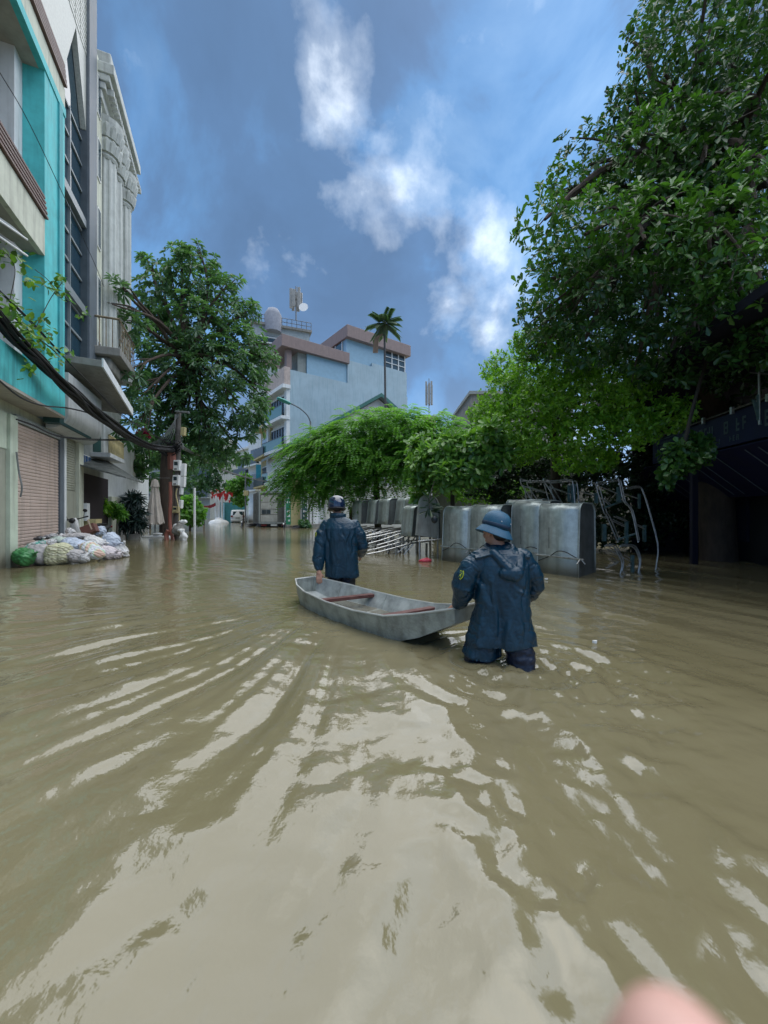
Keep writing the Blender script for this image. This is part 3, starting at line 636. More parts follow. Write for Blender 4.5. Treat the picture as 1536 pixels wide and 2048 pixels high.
# yellowish narrow houses further along
def narrow(px0, px1, Y, top, m, label, nm, cols):
    a = W(px0, HY, Y); b = W(px1, HY, Y-3.6); a.z = b.z = 0
    U = (b-a).normalized(); L_ = (b-a).length; bx, pp, u_, v_ = frameUV(a, U, (U.y*-1, U.x, 0))
    t = thing(nm, label, 'building', tuple(a))
    zt = z = CAMZ+(HY-top)/F*Y
    mb = MB(); bx(mb, 0, L_, 0, 8, -1, zt); mb.build('wall', m, t)
    mb = MB(); bx(mb, -.2, L_+.2, -.3, 8.1, zt+.003, zt+.3); mb.build('roof_slab', M['white'], t)
    z = 4.0
    while z+2.4 < zt:
        for i in range(cols):
            a0 = L_*(i+.2)/cols; mb = MB(); bx(mb, a0, a0+L_*.6/cols, -.06, .05, z+.1, z+2.0); w = mb.build('window', winglass, t)
            mb = MB(); bx(mb, a0-.05, a0+L_*.6/cols+.05, -.10, -.061, z+2.0, z+2.12); mb.build('frame', M['white'], w)
        mb = MB(); bx(mb, -.1, L_+.1, -.8, -.003, z-.2, z-.02); mb.build('balcony', m, t)
        mb = MB(); bx(mb, -.1, L_+.1, -.8, -.74, z, z+.85); mb.build('balcony_rail', M['darkframe'], t)
        z += 3.1
    return t
narrow(522, 541, 43, 800, M['yellow'], 'narrow yellow house beside the blue-walled house', 'yellow_house', 1)
narrow(497, 524, 50, 872, M['white'], 'narrow white house with a blue sign, beyond the yellow one', 'narrow_house', 1)
narrow(474, 500, 62, 905, M['cream'], 'cream house half hidden by foliage at the far end of the street', 'narrow_house', 2)
tag(MB().obox(W(512, 962, 45.6), (.75, .1, 0), (0, .12, 0), (0, 0, 1.9)).build('hanging_sign', mat('sign_blue', (.03, .30, .48), .5), loc=W(512, 962, 45.6)), 'upright blue sign on the narrow white house front', 'sign')
narrow(300, 420, 75, 880, M['greywall'], 'grey house closing the end of the street behind the tree', 'far_house', 4)
# taller house behind with roof terrace, tanks and aerials
a = W(505, HY, 58); a.z = 0; bx, pp, u_, v_ = frameUV(a, (.93, .37, 0), (-.37, .93, 0))
t = thing('grey_house', 'tall grey house behind the blue one with a railed roof terrace', 'building', tuple(a))
zt = CAMZ+(HY-648)/F*58
mb = MB(); bx(mb, 0, 8.6, 0, 9, -1, zt); mb.build('wall', mat('grey_blue_paint', (.36, .42, .44), .8, streak=.3), t)
mb = MB(); bx(mb, .8, 4.2, -.06, .1, zt-5.2, zt-1.5); w = mb.build('window', winglass, t)
for i in range(5): mb = MB(); bx(mb, .8, 4.2, -.14, -.061, zt-5.2+i*.85, zt-5.0+i*.85); mb.build('frame', M['white'], w)
mb = MB(); bx(mb, -.3, 8.9, -.4, 9.2, zt+.003, zt+.35); mb.build('roof_slab', M['concrete'], t)
mb = MB()
for i in range(13): mb.tube([pp(-.2+i*.75, -.3, zt+.35), pp(-.2+i*.75, -.3, zt+1.5)], .05, 5)
for h in (.9, 1.5): mb.tube([pp(-.2, -.3, zt+h), pp(8.8, -.3, zt+h)], .05, 5)
mb.build('roof_rail', M['darkframe'], t)
c = W(546, 640, 59); o = MB().lathe([(1.25, -2), (1.3, .6), (.8, 1.5), (.05, 1.9)], c, 16).build('water_tank', mat('tank_grey', (.26, .28, .33), .7), loc=c, smooth=True)
tag(o, 'domed grey water tank on the roof terrace', 'water tank')
def aerial(px, pyb, pyt, Y, label, nm='phone_mast'):
    b = W(px, pyb, Y); h = (pyb-pyt)/F*Y; t = thing(nm, label, 'mast', tuple(b)); st = mat('mast_grey', (.34, .34, .32), .5)
    MB().tube([b, b+V(0, 0, h)], .10, 6).build('pole', M['greycable'], t)
    for k in range(6):
        a = k*math.pi/3+.3; c = b+V(math.cos(a)*.75, math.sin(a)*.75, h*.62)
        p = MB().obox(c-V(.22, .1, h*.28), (.44, 0, 0), (0, .22, 0), (0, 0, h*(.5+.08*(k % 2)))).build('antenna_panel', st, t, bevel=.04)
        MB().tube([b+V(0, 0, h*.62), c], .04, 5).build('bracket', M['greycable'], p)
    return t, b, h
t, b, h = aerial(592, 642, 574, 59, 'phone mast with panel antennas on the grey roof terrace')
d = MB().lathe([(.05, 0), (.4, .08), (.7, .28)], b+V(1.3, -.5, 1.6), 14, Matrix.Rotation(math.radians(80), 3, 'X')).build('dish', M['whiteclean'], t)
aerial(858, 838, 758, 95, 'distant thin phone mast standing against the cloud right of the palm')
a = W(832, 836, 92); b = W(872, 836, 92)
t = thing('roof_hut', 'small plastered hut on a far rooftop below the distant mast', 'building', (a.x, a.y, 0))
MB().box(a.x, b.x, a.y, a.y+6, -1, a.z).build('wall', M['yellow'], t); MB().box(a.x-.3, b.x+.3, a.y-.3, a.y+6.3, a.z+.003, a.z+.4).build('roof', M['concrete'], t)
MB().box(a.x+1, a.x+2.2, a.y-.06, a.y+.05, a.z-2.6, a.z-.8).build('window', winglass, t)
a = W(942, 790, 30); t = thing('concrete_house', 'bare concrete house wall half covered by leaves at right', 'building', (a.x, a.y, 0))
MB().box(a.x, a.x+8, a.y, a.y+8, -1, a.z).build('wall', M['concrete'], t); MB().box(a.x-.15, a.x+8.2, a.y-.15, a.y+8.2, a.z+.003, a.z+.25).build('roof', M['greywall'], t)
# gabled shop with white columns and green upright signs
a = W(575, HY, 31); a.z = 0; bx, pp, u_, v_ = frameUV(a, (.87, .49, 0), (-.49, .87, 0))
t = thing('gabled_shop', 'white gabled shop with columns, dark door and green roof trim', 'building', tuple(a))
hw = 8.4; ze, zr_ = 6.2, 11.6
o = pp(0, .1, 0); mb = MB(); mb.prism([(0, -1), (2*hw, -1), (2*hw, ze), (hw, zr_), (0, ze)], o, u_, V(0, 0, 1), v_*7); mb.build('wall', M['white'], t)
for (ua, za, ub, zb_) in ((-.5, ze-.15, hw, zr_+.12), (hw, zr_+.12, 2*hw+.5, ze-.15)):
    p0, p1 = pp(ua, -.45, za), pp(ub, -.45, zb_)
    MB().obox(p0, p1-p0, v_*8, V(0, 0, .25)).build('roof', mat('grey_roof_sheet', (.20, .25, .25), .6), t)
    MB().obox(p0-v_*.06-V(0, 0, .06), p1-p0, v_*.055, V(0, 0, .34)).build('barge_board', mat('green_trim', (.05, .19, .16), .5), t)
mb = MB(); bx(mb, -.3, 12, -.75, .098, 5.1, 5.6); mb.build('cornice', M['white'], t)
mb = MB(); bx(mb, .25, 1.05, .0, .098, -1, 4.6); mb.build('shutter', M['yellow'], t)
for uu in (1.5, 2.05, 3.2):
    mb = MB(); bx(mb, uu, uu+.42, -.32, .098, -1, 5.09); mb.build('column', M['whiteclean'], t, bevel=.02)
mb = MB(); bx(mb, 2.55, 3.1, .0, .09, 1.6, 4.6); w = mb.build('window', winglass, t)
mb = MB(); bx(mb, 2.79, 2.85, -.05, -.001, 1.6, 4.6); mb.build('frame', M['whiteclean'], w)
mb = MB(); bx(mb, 3.7, 5.3, -.02, .098, -1, 4.9); d = mb.build('door', M['darkgreen'], t)
mb = MB()
for i in range(14): bx(mb, 3.72+i*.112, 3.79+i*.112, -.05, -.021, -1, 4.9)
mb.build('door_ribs', M['darkgreen'], d, kind='stuff')
mb = MB(); bx(mb, 1.0, 6, -1.2, -.35, -1, .28); mb.build('step', M['concrete'], t)
sg_ = mat('sign_green', (.02, .24, .12), .5)
for k, (uu, lab) in enumerate(((-.25, 'upright green shop sign beside the truck, left of the beige shutter'), (1.08, 'upright dark green shop sign with white marks against the white column'))):
    mb = MB(); bx(mb, uu, uu+.38, -.5, -.40, .25, 4.5); c = pp(uu, -.5, .25)
    s = mb.build('shop_sign', sg_ if k == 0 else M['darkgreen'], loc=c); tag(s, lab, 'sign', 'green signs on the gabled shop')
    mb = MB(); r = random.Random(k)
    for i in range(11):
        z = .5+i*.36
        for j in range(3):
            if r.random() < .8: bx(mb, uu+.07+j*.09, uu+.13+j*.09, -.512, -.501, z, z+.10+.1*r.random())
    mb.build('lettering', M['whiteclean'], s, kind='stuff')
# street lamp with green head
b = W(618, 1056, 30.5); b.z = -.9; t = thing('street_lamp', 'slim street lamp with curved arm and green lamp head', 'street lamp', tuple(b))
tp = W(621, 845, 30.5)
arm = spline([tp, W(615, 832, 30.3), W(600, 818, 30.0), W(578, 806, 29.4)], 6)
MB().tube([b, b+V(0, 0, 1.5), tp], [.12, .09, .07], 8).build('pole', M['greycable'], t, smooth=True)
MB().tube(arm, .05, 6).build('arm', M['greyframe'], t, smooth=True)
h0 = W(579, 808, 29.4); h1 = W(555, 797, 28.8); d = h1-h0
hd = MB().tube([h0-d*.1, h0, h0+d*.5, h1, h1+d*.05], [.06, .19, .24, .17, .03], 10, flat=.6).build('lamp_head', mat('lamp_green', (.03, .30, .26), .4), t, smooth=True)
# truck
c = W(519, 1062, 31.5); c.z = 0
bx, pp, u_, v_ = frameUV(c, (.985, .17, 0), (-.42, .91, 0))
t = thing('box_truck', 'battered grey box truck standing in the flood with its back to us', 'truck', tuple(c))
tb = mat('truck_box_metal', (.20, .205, .19), .5, metal=.3, var=.35, streak=.8, dirt=(.07, .06, .05)); tp_ = mat('truck_door_white', (.50, .50, .46), .55, streak=.5, var=.2, dirt=(.2, .17, .14))
mb = MB(); bx(mb, 0, 2.3, .03, 4.6, .32, 2.92); mb.build('cargo_box', tb, t, bevel=.02)
for i, (z0, z1) in enumerate(((.45, 1.02), (1.06, 1.46), (1.5, 2.04), (2.08, 2.62))):
    mb = MB(); bx(mb, .1, 1.42, -.02, .028, z0, z1); d = mb.build('door_panel', tp_, t, bevel=.008)
mb = MB(); bx(mb, .16, .86, -.045, -.021, 1.09, 1.43); w = mb.build('window', winglass, t)
for a in (.16, .5, .82): mb = MB(); bx(mb, a, a+.05, -.06, -.046, 1.09, 1.43); mb.build('frame', M['greyframe'], w)
for i in range(5): mb = MB(); bx(mb, 1.48+i*.165, 1.60+i*.165, -.015, .028, .45, 2.7); mb.build('door_plank', tb, t)
mb = MB(); bx(mb, -.06, .06, -.06, .029, .3, 2.97); bx(mb, 2.24, 2.36, -.06, .029, .3, 2.97); bx(mb, .061, 2.239, -.06, .029, 2.80, 2.97); bx(mb, .061, 2.239, -.08, .029, .28, .42); mb.build('box_frame', M['greywall'], t)
mb = MB()
for i in range(8): bx(mb, -.05, -.002, .3+i*.55, .38+i*.55, .35, 2.9)
mb.build('side_ribs', tb, t, kind='stuff')
mb = MB(); bx(mb, .1, 2.2, .1, 5.8, .05, .28); mb.build('chassis', M['black'], t)
for a in (.15, 1.75): mb = MB(); bx(mb, a, a+.4, -.03, .09, .1, .25); mb.build('tail_light', mat('tail_red', (.2, .02, .02), .3), t)
mb = MB(); bx(mb, .9, 1.4, -.03, .09, .1, .25); mb.build('number_plate', M['whiteclean'], t)
for a in (.2, 1.7):
    p = pp(a, .9, -.05); MB().tube([p, p+u_*.4], .45, 16).build('wheel', M['black'], t)
mb = MB(); bx(mb, .15, 2.1, 4.75, 6.2, .3, 2.2); cb = mb.build('cab', mat('cab_paint', (.10, .12, .16), .4), t, bevel=.1)
# white van / car at the end of the street
c = W(461, 1047, 46); c.z = -.15
bx, pp, u_, v_ = frameUV(c, (.97, .24, 0), (-.24, .97, 0))
t = thing('parked_car', 'white car parked in the water at the far end of the street', 'car', tuple(c))
cw = mat('car_white', (.72, .73, .72), .25, var=.06, coat=.5); wd = 1.62
prof = [(.0, .25), (.0, .75), (.08, 1.0), (.32, 1.55), (.6, 1.68), (2.3, 1.66), (3.0, 1.08), (3.9, .95), (4.05, .6), (4.0, .25)]
rings = []
for f, ins in ((0, .10), (.06, .02), (.5, 0), (.94, .02), (1, .10)):
    rings.append([pp(f*wd, y+(0 if y > 2 else ins), z-(ins if z > 1.2 else 0)) for y, z in prof])
mb = MB(); mb.loft(rings); mb.build('body', cw, t, smooth=True)
mb = MB(); q = [pp(.22, .13, 1.02), pp(wd-.22, .13, 1.02), pp(wd-.28, .315, 1.46), pp(.28, .315, 1.46)]; mb.loft([[p-v_*.03 for p in q], q]); mb.build('rear_window', winglass, t)
for a in (.04, wd-.26):
    mb = MB(); bx(mb, a, a+.22, -.05, .06, .78, 1.0); mb.build('tail_light', mat('tail_red', (.2, .02, .02), .3), t)
mb = MB(); bx(mb, .05, wd-.05, -.08, .0, .32, .52); mb.build('bumper', cw, t, bevel=.03)
mb = MB(); bx(mb, wd/2-.25, wd/2+.25, -.04, -.001, .62, .76); mb.build('number_plate', M['greywall'], t)
for a in (.05, wd-.27):
    for y in (.8, 3.2):
        p = pp(a, y, .3); w = MB().tube([p, p+u_*.22], .31, 16).build('wheel', M['black'], t); MB().tube([p-u_*.01, p+u_*.23], .18, 10).build('rim', M['greywall'], w)
# bits at the end of the street
c = W(452, 1040, 47); t = thing('teal_gate', 'teal sheet gate behind the white car with a pale strip', 'gate', tuple(c))
MB().obox(c-V(.9, 0, 1), (3.1, .4, 0), (0, .08, 0), (0, 0, 3.1)).build('gate_leaf', mat('teal_sheet', (.05, .24, .25), .5, var=.3), t); MB().obox(c-V(.5, .15, 1), (.35, .03, 0), (0, .05, 0), (0, 0, 3.0)).build('pale_strip', mat('strip_blue', (.35, .6, .7), .5), t)
c = W(437, 1046, 43); mb = MB(); rings = []
for i, (z, r) in enumerate(((-.4, 1.3), (.05, 1.0), (.2, .8), (.35, .4), (.5, .3), (.55, .06))):
    rings.append([c+V(math.cos(a)*r*(1+.7*mnoise.noise(V(i*.8, a*1.6, 3))), math.sin(a)*r*.8, z) for a in np.linspace(0, 2*math.pi, 18, endpoint=False)])
tag(mb.loft(rings).build('tarpaulin_heap', M['whiteclean'], loc=c, smooth=True), 'white tarpaulin thrown over a heap at the end of the street', 'tarpaulin')
for k, (a, b, n, lab) in enumerate(((W(392, 1010, 40), W(432, 1008, 44), 6, 'sagging dark red cloth slung across the street low down'),)):
    pts = sag(a, b, .35, 12); mb = MB(); mb.loft([[p+V(0, 0, .16), p+V(.05, .1, -.16), p-V(0, 0, .2)-V(.05, .1, 0)] for p in pts], cap=False)
    tag(mb.build('red_cloth', mat('dark_red_cloth', (.30, .035, .05), .8), loc=a), lab, 'cloth')
t = thing('flag_string', 'bunch of bright red paper flags and lanterns strung across the end of the street', 'bunting', tuple(W(445, 990, 42)))
MB().tube(sag(W(418, 984, 43), W(482, 978, 43), .4), .02, 5).build('cord', M['cable'], t)
fl = mat('bright_red', (.62, .03, .035), .7)
for i in range(46):
    p = W(420+random.random()*48, 988+random.gauss(0, 5), 41+random.random()*4); w = .16+random.random()*.14
    MB().loft([[p, p+V(w, .1, .03), p+V(w*.6, .05, -w*1.5)], [p+V(0, .03, 0), p+V(w, .13, .03), p+V(w*.6, .08, -w*1.5)]]).build('flag', fl, t)
for i in range(3):
    c = W(432+i*6, 1042, 44); c.z = -.8
    tag(MB().tube([c, c+V(0, 0, 3.9)], .13, 8).build('white_post', M['white'], loc=c), ('thin pale post under the red flags, leftmost of three', 'pale post under the red flags, middle of three', 'pale post under the red flags, nearest the white car')[i], 'post', 'pale posts under the red flags')
# thin pale pole and a thin pale lamp post in the street
c = W(389, 1078, 18.6); c.z = -.9
tag(MB().tube([c, W(389, 977, 18.6)], .055, 10).build('white_pole', M['whiteclean'], loc=c), 'thin white pole standing in the water right of the utility pole', 'pole')
c = W(491, 1055, 38); c.z = -.9; t = thing('thin_post', 'thin pale lamp post beside the truck with a small box on top', 'post', tuple(c))
MB().tube([c, W(491, 948, 38)], .07, 8).build('pole', M['greycable'], t); MB().obox(W(487, 992, 37.8), (.45, 0, 0), (0, .3, 0), (0, 0, .5)).build('box', M['yellow'], t)
# ------------------------------------------------------------------ trees and other plants
def unit(a): return a/np.maximum(np.linalg.norm(a, axis=-1, keepdims=True), 1e-9)
def leaves(name, P, D, Nn, ln, wd, tint, m, parent, shape='obovate', fold=.18, kind='stuff', droop=0.0):
    n = len(P); D = unit(D); S = unit(np.cross(D, Nn)); Nn = unit(np.cross(S, D))
    ln = np.broadcast_to(ln, (n,))[:, None]; wd = np.broadcast_to(wd, (n,))[:, None]*ln
    if shape == 'obovate': prof = ((.38, .62), (.74, 1.0))
    elif shape == 'lance': prof = ((.30, .9), (.65, .8))
    else: prof = ((.3, .8), (.7, .9))
    if shape == 'quad':
        vs = [P, P+D*ln*.5+S*wd*.5+Nn*wd*fold, P+D*ln, P+D*ln*.5-S*wd*.5+Nn*wd*fold]; faces = [(0, 1, 2), (0, 2, 3)]
    else:
        (a, wa), (b, wb) = prof; dz = np.array([0, 0, -1.0])
        vs = [P, P+D*ln*a+S*wd*.5*wa+Nn*wd*fold, P+D*ln*b+S*wd*.5*wb+Nn*wd*fold+dz*ln*droop*.5, P+D*ln+dz*ln*droop,
              P+D*ln*b-S*wd*.5*wb+Nn*wd*fold+dz*ln*droop*.5, P+D*ln*a-S*wd*.5*wa+Nn*wd*fold]; faces = [(0, 1, 2, 3), (0, 3, 4, 5)]
    k = len(vs); co = np.stack(vs, 1).reshape(-1, 3)
    org = np.array(ORG[parent.name]) if parent is not None else np.zeros(3)
    co = co-org
    fs = np.array(faces); m_ = fs.shape[1]; fi = (np.arange(n)[:, None, None]*k+fs[None]).reshape(-1, m_)
    me = bpy.data.meshes.new(name); me.vertices.add(len(co)); me.vertices.foreach_set('co', co.reshape(-1).astype(np.float32))
    me.loops.add(fi.size); me.loops.foreach_set('vertex_index', fi.reshape(-1).astype(np.int32)); me.polygons.add(len(fi))
    me.polygons.foreach_set('loop_start', np.arange(0, fi.size, m_).astype(np.int32)); me.update(calc_edges=True)
    at = me.attributes.new('tint', 'FLOAT', 'FACE'); at.data.foreach_set('value', np.repeat(np.broadcast_to(tint, (n,)), len(faces)).astype(np.float32))
    me.materials.append(m); o = bpy.data.objects.new(name, me); link(o, parent)
    if kind: o['kind'] = kind
    return o
def clusters(blobs, n, rng, shell=.62, squash=.85):
    """twig ends spread through a crown made of clumps (centre, radius)"""
    c = np.array([list(b[0]) for b in blobs]); r = np.array([b[1] for b in blobs], float)
    i = rng.choice(len(c), n, p=r**2/np.sum(r**2)); d = unit(rng.standard_normal((n, 3)))
    rad = r[i]*(shell+(1.06-shell)*rng.random(n)**.7); d2 = d*np.array([1, 1, squash])
    return c[i]+d2*rad[:, None], d, i
def whorl(P, D, k, rng, ln, spread=.9, jitter=.3):
    """k leaves round each twig end"""
    n = len(P); A = unit(np.cross(D, rng.standard_normal((n, 3)))); B = np.cross(D, A)
    th = (np.arange(k)[None]*2.399+rng.random((n, 1))*6.28)
    lat = A[:, None]*np.cos(th)[..., None]+B[:, None]*np.sin(th)[..., None]
    d = unit(D[:, None]*(1-spread*.7)+lat*spread+rng.standard_normal((n, k, 3))*jitter)
    off = P[:, None]-D[:, None]*(np.arange(k)[None, :, None]/k)*ln*.55
    nr = unit(D[:, None]*.8+np.array([0, 0, .8])+rng.standard_normal((n, k, 3))*.35)
    return off.reshape(-1, 3), d.reshape(-1, 3), nr.reshape(-1, 3)
def limbs(name, base, blobs, r0, m, parent, rng, fork=.35, every=1):
    base = [Vector(b) for b in base]; tp = base[-1]
    MB().tube(spline(base, 5), list(np.linspace(r0*1.25, r0*.7, (len(base)-1)*5+1)), 12).build('trunk', m, parent, smooth=True)
    for b in blobs[::every]:
        c = Vector(b[0]); st = base[-2].lerp(tp, .3+.7*rng.random()); mid = st.lerp(c, .5)+V(rng.normal(0, .25), rng.normal(0, .25), .1*(c-st).length)
        p = spline([st, mid, c], 5); MB().tube(p, list(np.linspace(r0*.42, r0*.08, len(p))), 7).build('limb', m, parent, smooth=True)
        for q in range(3):
            e = c+V(*(unit(rng.standard_normal(3))*b[1]*.8)); pp_ = spline([p[-4], (p[-4]+e)/2+V(0, 0, .1), e], 3)
            MB().tube(pp_, list(np.linspace(r0*.13, r0*.03, len(pp_))), 5).build('branch', m, parent)
def blob(px, py, Y, rpx): return (W(px, py, Y), rpx/F*Y)
LM = dict(
    ficus=leafmat('ficus_leaf', (0.011, 0.034, 0.021), (0.085, 0.225, 0.034), .30, .24, spec=.55),
    lime=leafmat('young_leaf', (0.050, 0.150, 0.022), (0.27, 0.52, 0.055), .35, .35),
    mid=leafmat('street_tree_leaf', (0.036, 0.095, 0.055), (0.10, 0.21, 0.10), .40, .36),
    feather=leafmat('feathery_leaf', (0.050, 0.150, 0.034), (0.17, 0.37, 0.075), .45, .42),
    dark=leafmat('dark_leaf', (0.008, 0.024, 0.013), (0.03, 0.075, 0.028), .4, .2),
    palm=leafmat('palm_leaf', (0.035, 0.08, 0.05), (0.09, 0.16, 0.085), .4, .25),
    fan=leafmat('blue_fan_leaf', (0.012, 0.030, 0.032), (0.035, 0.07, 0.06), .45, .1),
    vine=leafmat('vine_leaf', (0.03, 0.10, 0.02), (0.17, 0.32, 0.05), .4, .35),
    flower=leafmat('magenta_flower', (0.25, 0.008, 0.05), (0.50, 0.02, 0.10), .6, .3, (1.2, .8, .8)),
)
rng = np.random.default_rng(5)
# --- big glossy tree overhanging from the right
bl = [blob(1420, 60, 7.6, 150), blob(1330, 150, 7.8, 90), blob(1500, 190, 6.8, 150), blob(1290, 60, 8.6, 45), blob(1260, 225, 8.0, 62),
      blob(1180, 330, 8.0, 80), blob(1120, 385, 7.8, 50), blob(1290, 330, 7.4, 110), blob(1400, 330, 6.8, 120), blob(1510, 400, 6.0, 110),
      blob(1090, 440, 7.0, 66), blob(1170, 470, 6.6, 90), blob(1290, 480, 6.4, 110), blob(1420, 500, 6.0, 110), blob(1520, 560, 5.6, 95),
      blob(1100, 560, 7.2, 66), blob(1190, 580, 6.8, 90), blob(1310, 600, 6.6, 95), blob(1430, 640, 6.4, 90), blob(1530, 690, 6.2, 80),
      blob(1085, 650, 7.4, 50), blob(1170, 680, 7.2, 72), blob(1280, 705, 7.2, 72), blob(1380, 730, 7.4, 62), blob(1480, 120, 9.5, 200), blob(1380, 420, 9.5, 190), blob(1290, 620, 9.5, 160), blob(1470, 700, 9.0, 80),
      blob(1110, 620, 8.5, 70), blob(1200, 650, 8.4, 80), blob(1300, 690, 8.3, 80), blob(1400, 700, 8.2, 90), blob(1500, 720, 8.0, 90), blob(1250, 560, 8.4, 110), blob(1130, 520, 8.2, 70), blob(1450, 560, 8.2, 130), blob(1330, 380, 8.6, 130), blob(1480, 300, 8.4, 140), blob(1090, 690, 8.6, 44), blob(1620, 350, 7.0, 170), blob(1650, 100, 8.0, 200), blob(1620, 620, 7.2, 120)]
tb_ = W(1440, 1120, 10.0)
t = thing('broadleaf_tree', 'huge dark broadleaf tree with glossy leaves filling the right side of the photo', 'tree', (tb_.x, tb_.y, -.9))
limbs('t', [V(tb_.x, tb_.y, -.9), V(tb_.x-.1, tb_.y, 1.5), W(1420, 760, 9.2), W(1400, 520, 8.6), W(1400, 300, 8.4)], bl, .34, M['trunk'], t, rng)
P, D, I = clusters(bl, 9000, rng, .5)
P1, D1, N1 = whorl(P, unit(D+np.array([-.15, -.25, .35])), 7, rng, .15)
cl = np.repeat(rng.random(len(P))*.55, 7); bt_ = np.where(np.isin(np.arange(len(bl)), [6, 7, 9, 10, 11, 12, 13, 14, 15]), .32, 0.0)+.10*rng.random(len(bl))      # sunlit boughs: sunlight put into the leaf tint of chosen clumps
tint = np.clip(cl*.55+rng.random(len(P1))*.30+np.repeat(bt_[I], 7), 0, 1)
sz = .085+.10*rng.random(len(P1))**1.6
px_ = 768+F*P1[:, 0]/P1[:, 1]; py_ = HY-F*(P1[:, 2]-CAMZ)/P1[:, 1]
big = np.where((px_ < 1536) & (py_ > 0) & (py_ < 900))[0]; big = big[np.argsort(P1[big, 1]/sz[big])][:170]
keep = np.ones(len(P1), bool); keep[big] = False
leaves('crown', P1[keep], D1[keep], N1[keep], sz[keep], .46, tint[keep], LM['ficus'], t)
def single_leaves(P, D, Nn, ln, wd, tint, m, t, nv=6):
    """the nearest leaves, one object each, sharing a few meshes"""
    src = []
    for v in range(nv):
        o = leaves('leaf', np.zeros((1, 3)), np.array([[0, 1., 0]]), np.array([[0, 0, 1.]]), 1.0, wd*(.9+.04*v), (v+.5)/nv, m, None, kind=None, fold=.12+.03*v, droop=.04*v)
        src.append(o.data); bpy.data.objects.remove(o)
    for i in range(len(P)):
        d = Vector(D[i]).normalized(); s = d.cross(Vector(Nn[i])).normalized(); n = s.cross(d)
        o = bpy.data.objects.new('leaf', src[min(nv-1, int(tint[i]*nv))]); COL.objects.link(o); o.parent = t
        R = Matrix((s, d, n)).transposed().to_4x4(); o.matrix_local = Matrix.Translation(Vector(P[i])-ORG[t.name]) @ R @ Matrix.Scale(float(ln[i]), 4)
single_leaves(P1[big], D1[big], N1[big], sz[big], .48, np.clip(tint[big]+.1, 0, .99), LM['ficus'], t)
# sunlit young foliage on the lower left edge of that mass: another tree
bl = [blob(1010, 800, 10.5, 55), blob(1060, 760, 10.0, 55), blob(1000, 740, 11, 38), blob(1090, 800, 9.0, 62), blob(1160, 810, 8.6, 60), blob(1130, 745, 9.2, 50), blob(1240, 800, 8.2, 55),
      blob(1010, 860, 10, 48), blob(1090, 870, 9.2, 52), blob(1180, 870, 8.6, 55), blob(1270, 860, 8.0, 50), blob(1340, 830, 7.8, 45), blob(970, 830, 11.5, 34), blob(1200, 920, 8.8, 34), blob(1060, 690, 9.4, 40), blob(1120, 680, 9.2, 44), blob(1190, 730, 9.0, 48), blob(1280, 760, 8.8, 46), blob(1040, 900, 10, 40), blob(1140, 920, 9.4, 36)]
c = W(1110, 1090, 11.5)
t = thing('vine_tree', 'brighter lime green small-leaved tree under the edge of the dark crown', 'tree', (c.x, c.y, -.9))
limbs('t', [V(c.x, c.y, -.9), V(c.x, c.y, 1.2), W(1110, 880, 10.5), W(1090, 820, 10)], bl, .13, M['twig'], t, rng, every=2)
P, D, I = clusters(bl, 4600, rng, .45); P1, D1, N1 = whorl(P, unit(D+np.array([0, -.3, -.1])), 6, rng, .10)
leaves('crown', P1, D1, N1, .07+.05*rng.random(len(P1)), .5, np.clip(np.repeat(rng.random(len(P))*.6, 6)+rng.random(len(P1))*.4, 0, 1), LM['lime'], t, shape='oval')
# hanging spray in front of the shed
bl = [blob(1370, 915, 6.6, 40), blob(1350, 940, 6.6, 28), blob(1390, 895, 6.8, 28), blob(1335, 965, 6.6, 14)]
t = thing('hanging_branch', 'leafy branch hanging down in front of the dark blue shed', 'branch', tuple(W(1380, 800, 6.9)))
MB().tube(spline([W(1420, 700, 7.4), W(1390, 800, 6.9), W(1365, 900, 6.7), W(1345, 960, 6.6)], 6), [.03]*13+[.02]*4+[.01]*2, 6).build('stem', M['twig'], t)
P, D, I = clusters(bl, 170, rng, .3); P1, D1, N1 = whorl(P, unit(D+np.array([0, -.3, -.4])), 6, rng, .12)
leaves('foliage', P1, D1, N1, .10+.05*rng.random(len(P1)), .6, rng.random(len(P1)), leafmat('branch_leaf', (.02, .07, .02), (.07, .17, .03), .35, .3), t)
# --- street tree on the left
bl = [blob(390, 560, 21, 62), blob(330, 600, 21, 62), blob(450, 610, 21, 60), blob(400, 660, 20, 75), blob(300, 680, 20.5, 58), blob(490, 690, 21, 48), blob(350, 730, 20, 70), blob(440, 740, 20, 72), blob(290, 620, 20, 40),
      blob(515, 740, 21, 36), blob(300, 770, 20, 50), blob(390, 800, 20, 60), blob(480, 810, 20, 52), blob(310, 840, 20, 42), blob(420, 860, 20, 46), blob(500, 850, 20.5, 36), blob(243, 575, 15.4, 20), blob(230, 560, 15.0, 14), blob(225, 610, 15.2, 12), blob(262, 645, 16.4, 30), blob(365, 515, 21, 34), blob(320, 540, 21, 26), blob(425, 530, 21, 22), blob(275, 800, 17, 34), blob(530, 800, 20.5, 26), blob(300, 900, 20.5, 44), blob(360, 905, 20.6, 40), blob(420, 905, 20.6, 36), blob(480, 900, 20.8, 34), blob(265, 860, 16.4, 34), blob(390, 850, 20.8, 50), blob(258, 740, 16, 28), blob(470, 560, 21, 18), blob(500, 620, 21, 22), blob(545, 720, 21, 16), blob(295, 520, 21, 16), blob(395, 495, 21, 14), blob(535, 690, 21, 14), blob(350, 860, 19.4, 36), blob(325, 800, 19.4, 40)]
c = W(334, 1072, 19.6)
t = thing('street_tree', 'tall street tree with rosettes of drooping leaves behind the utility pole', 'tree', (c.x, c.y, -.9))
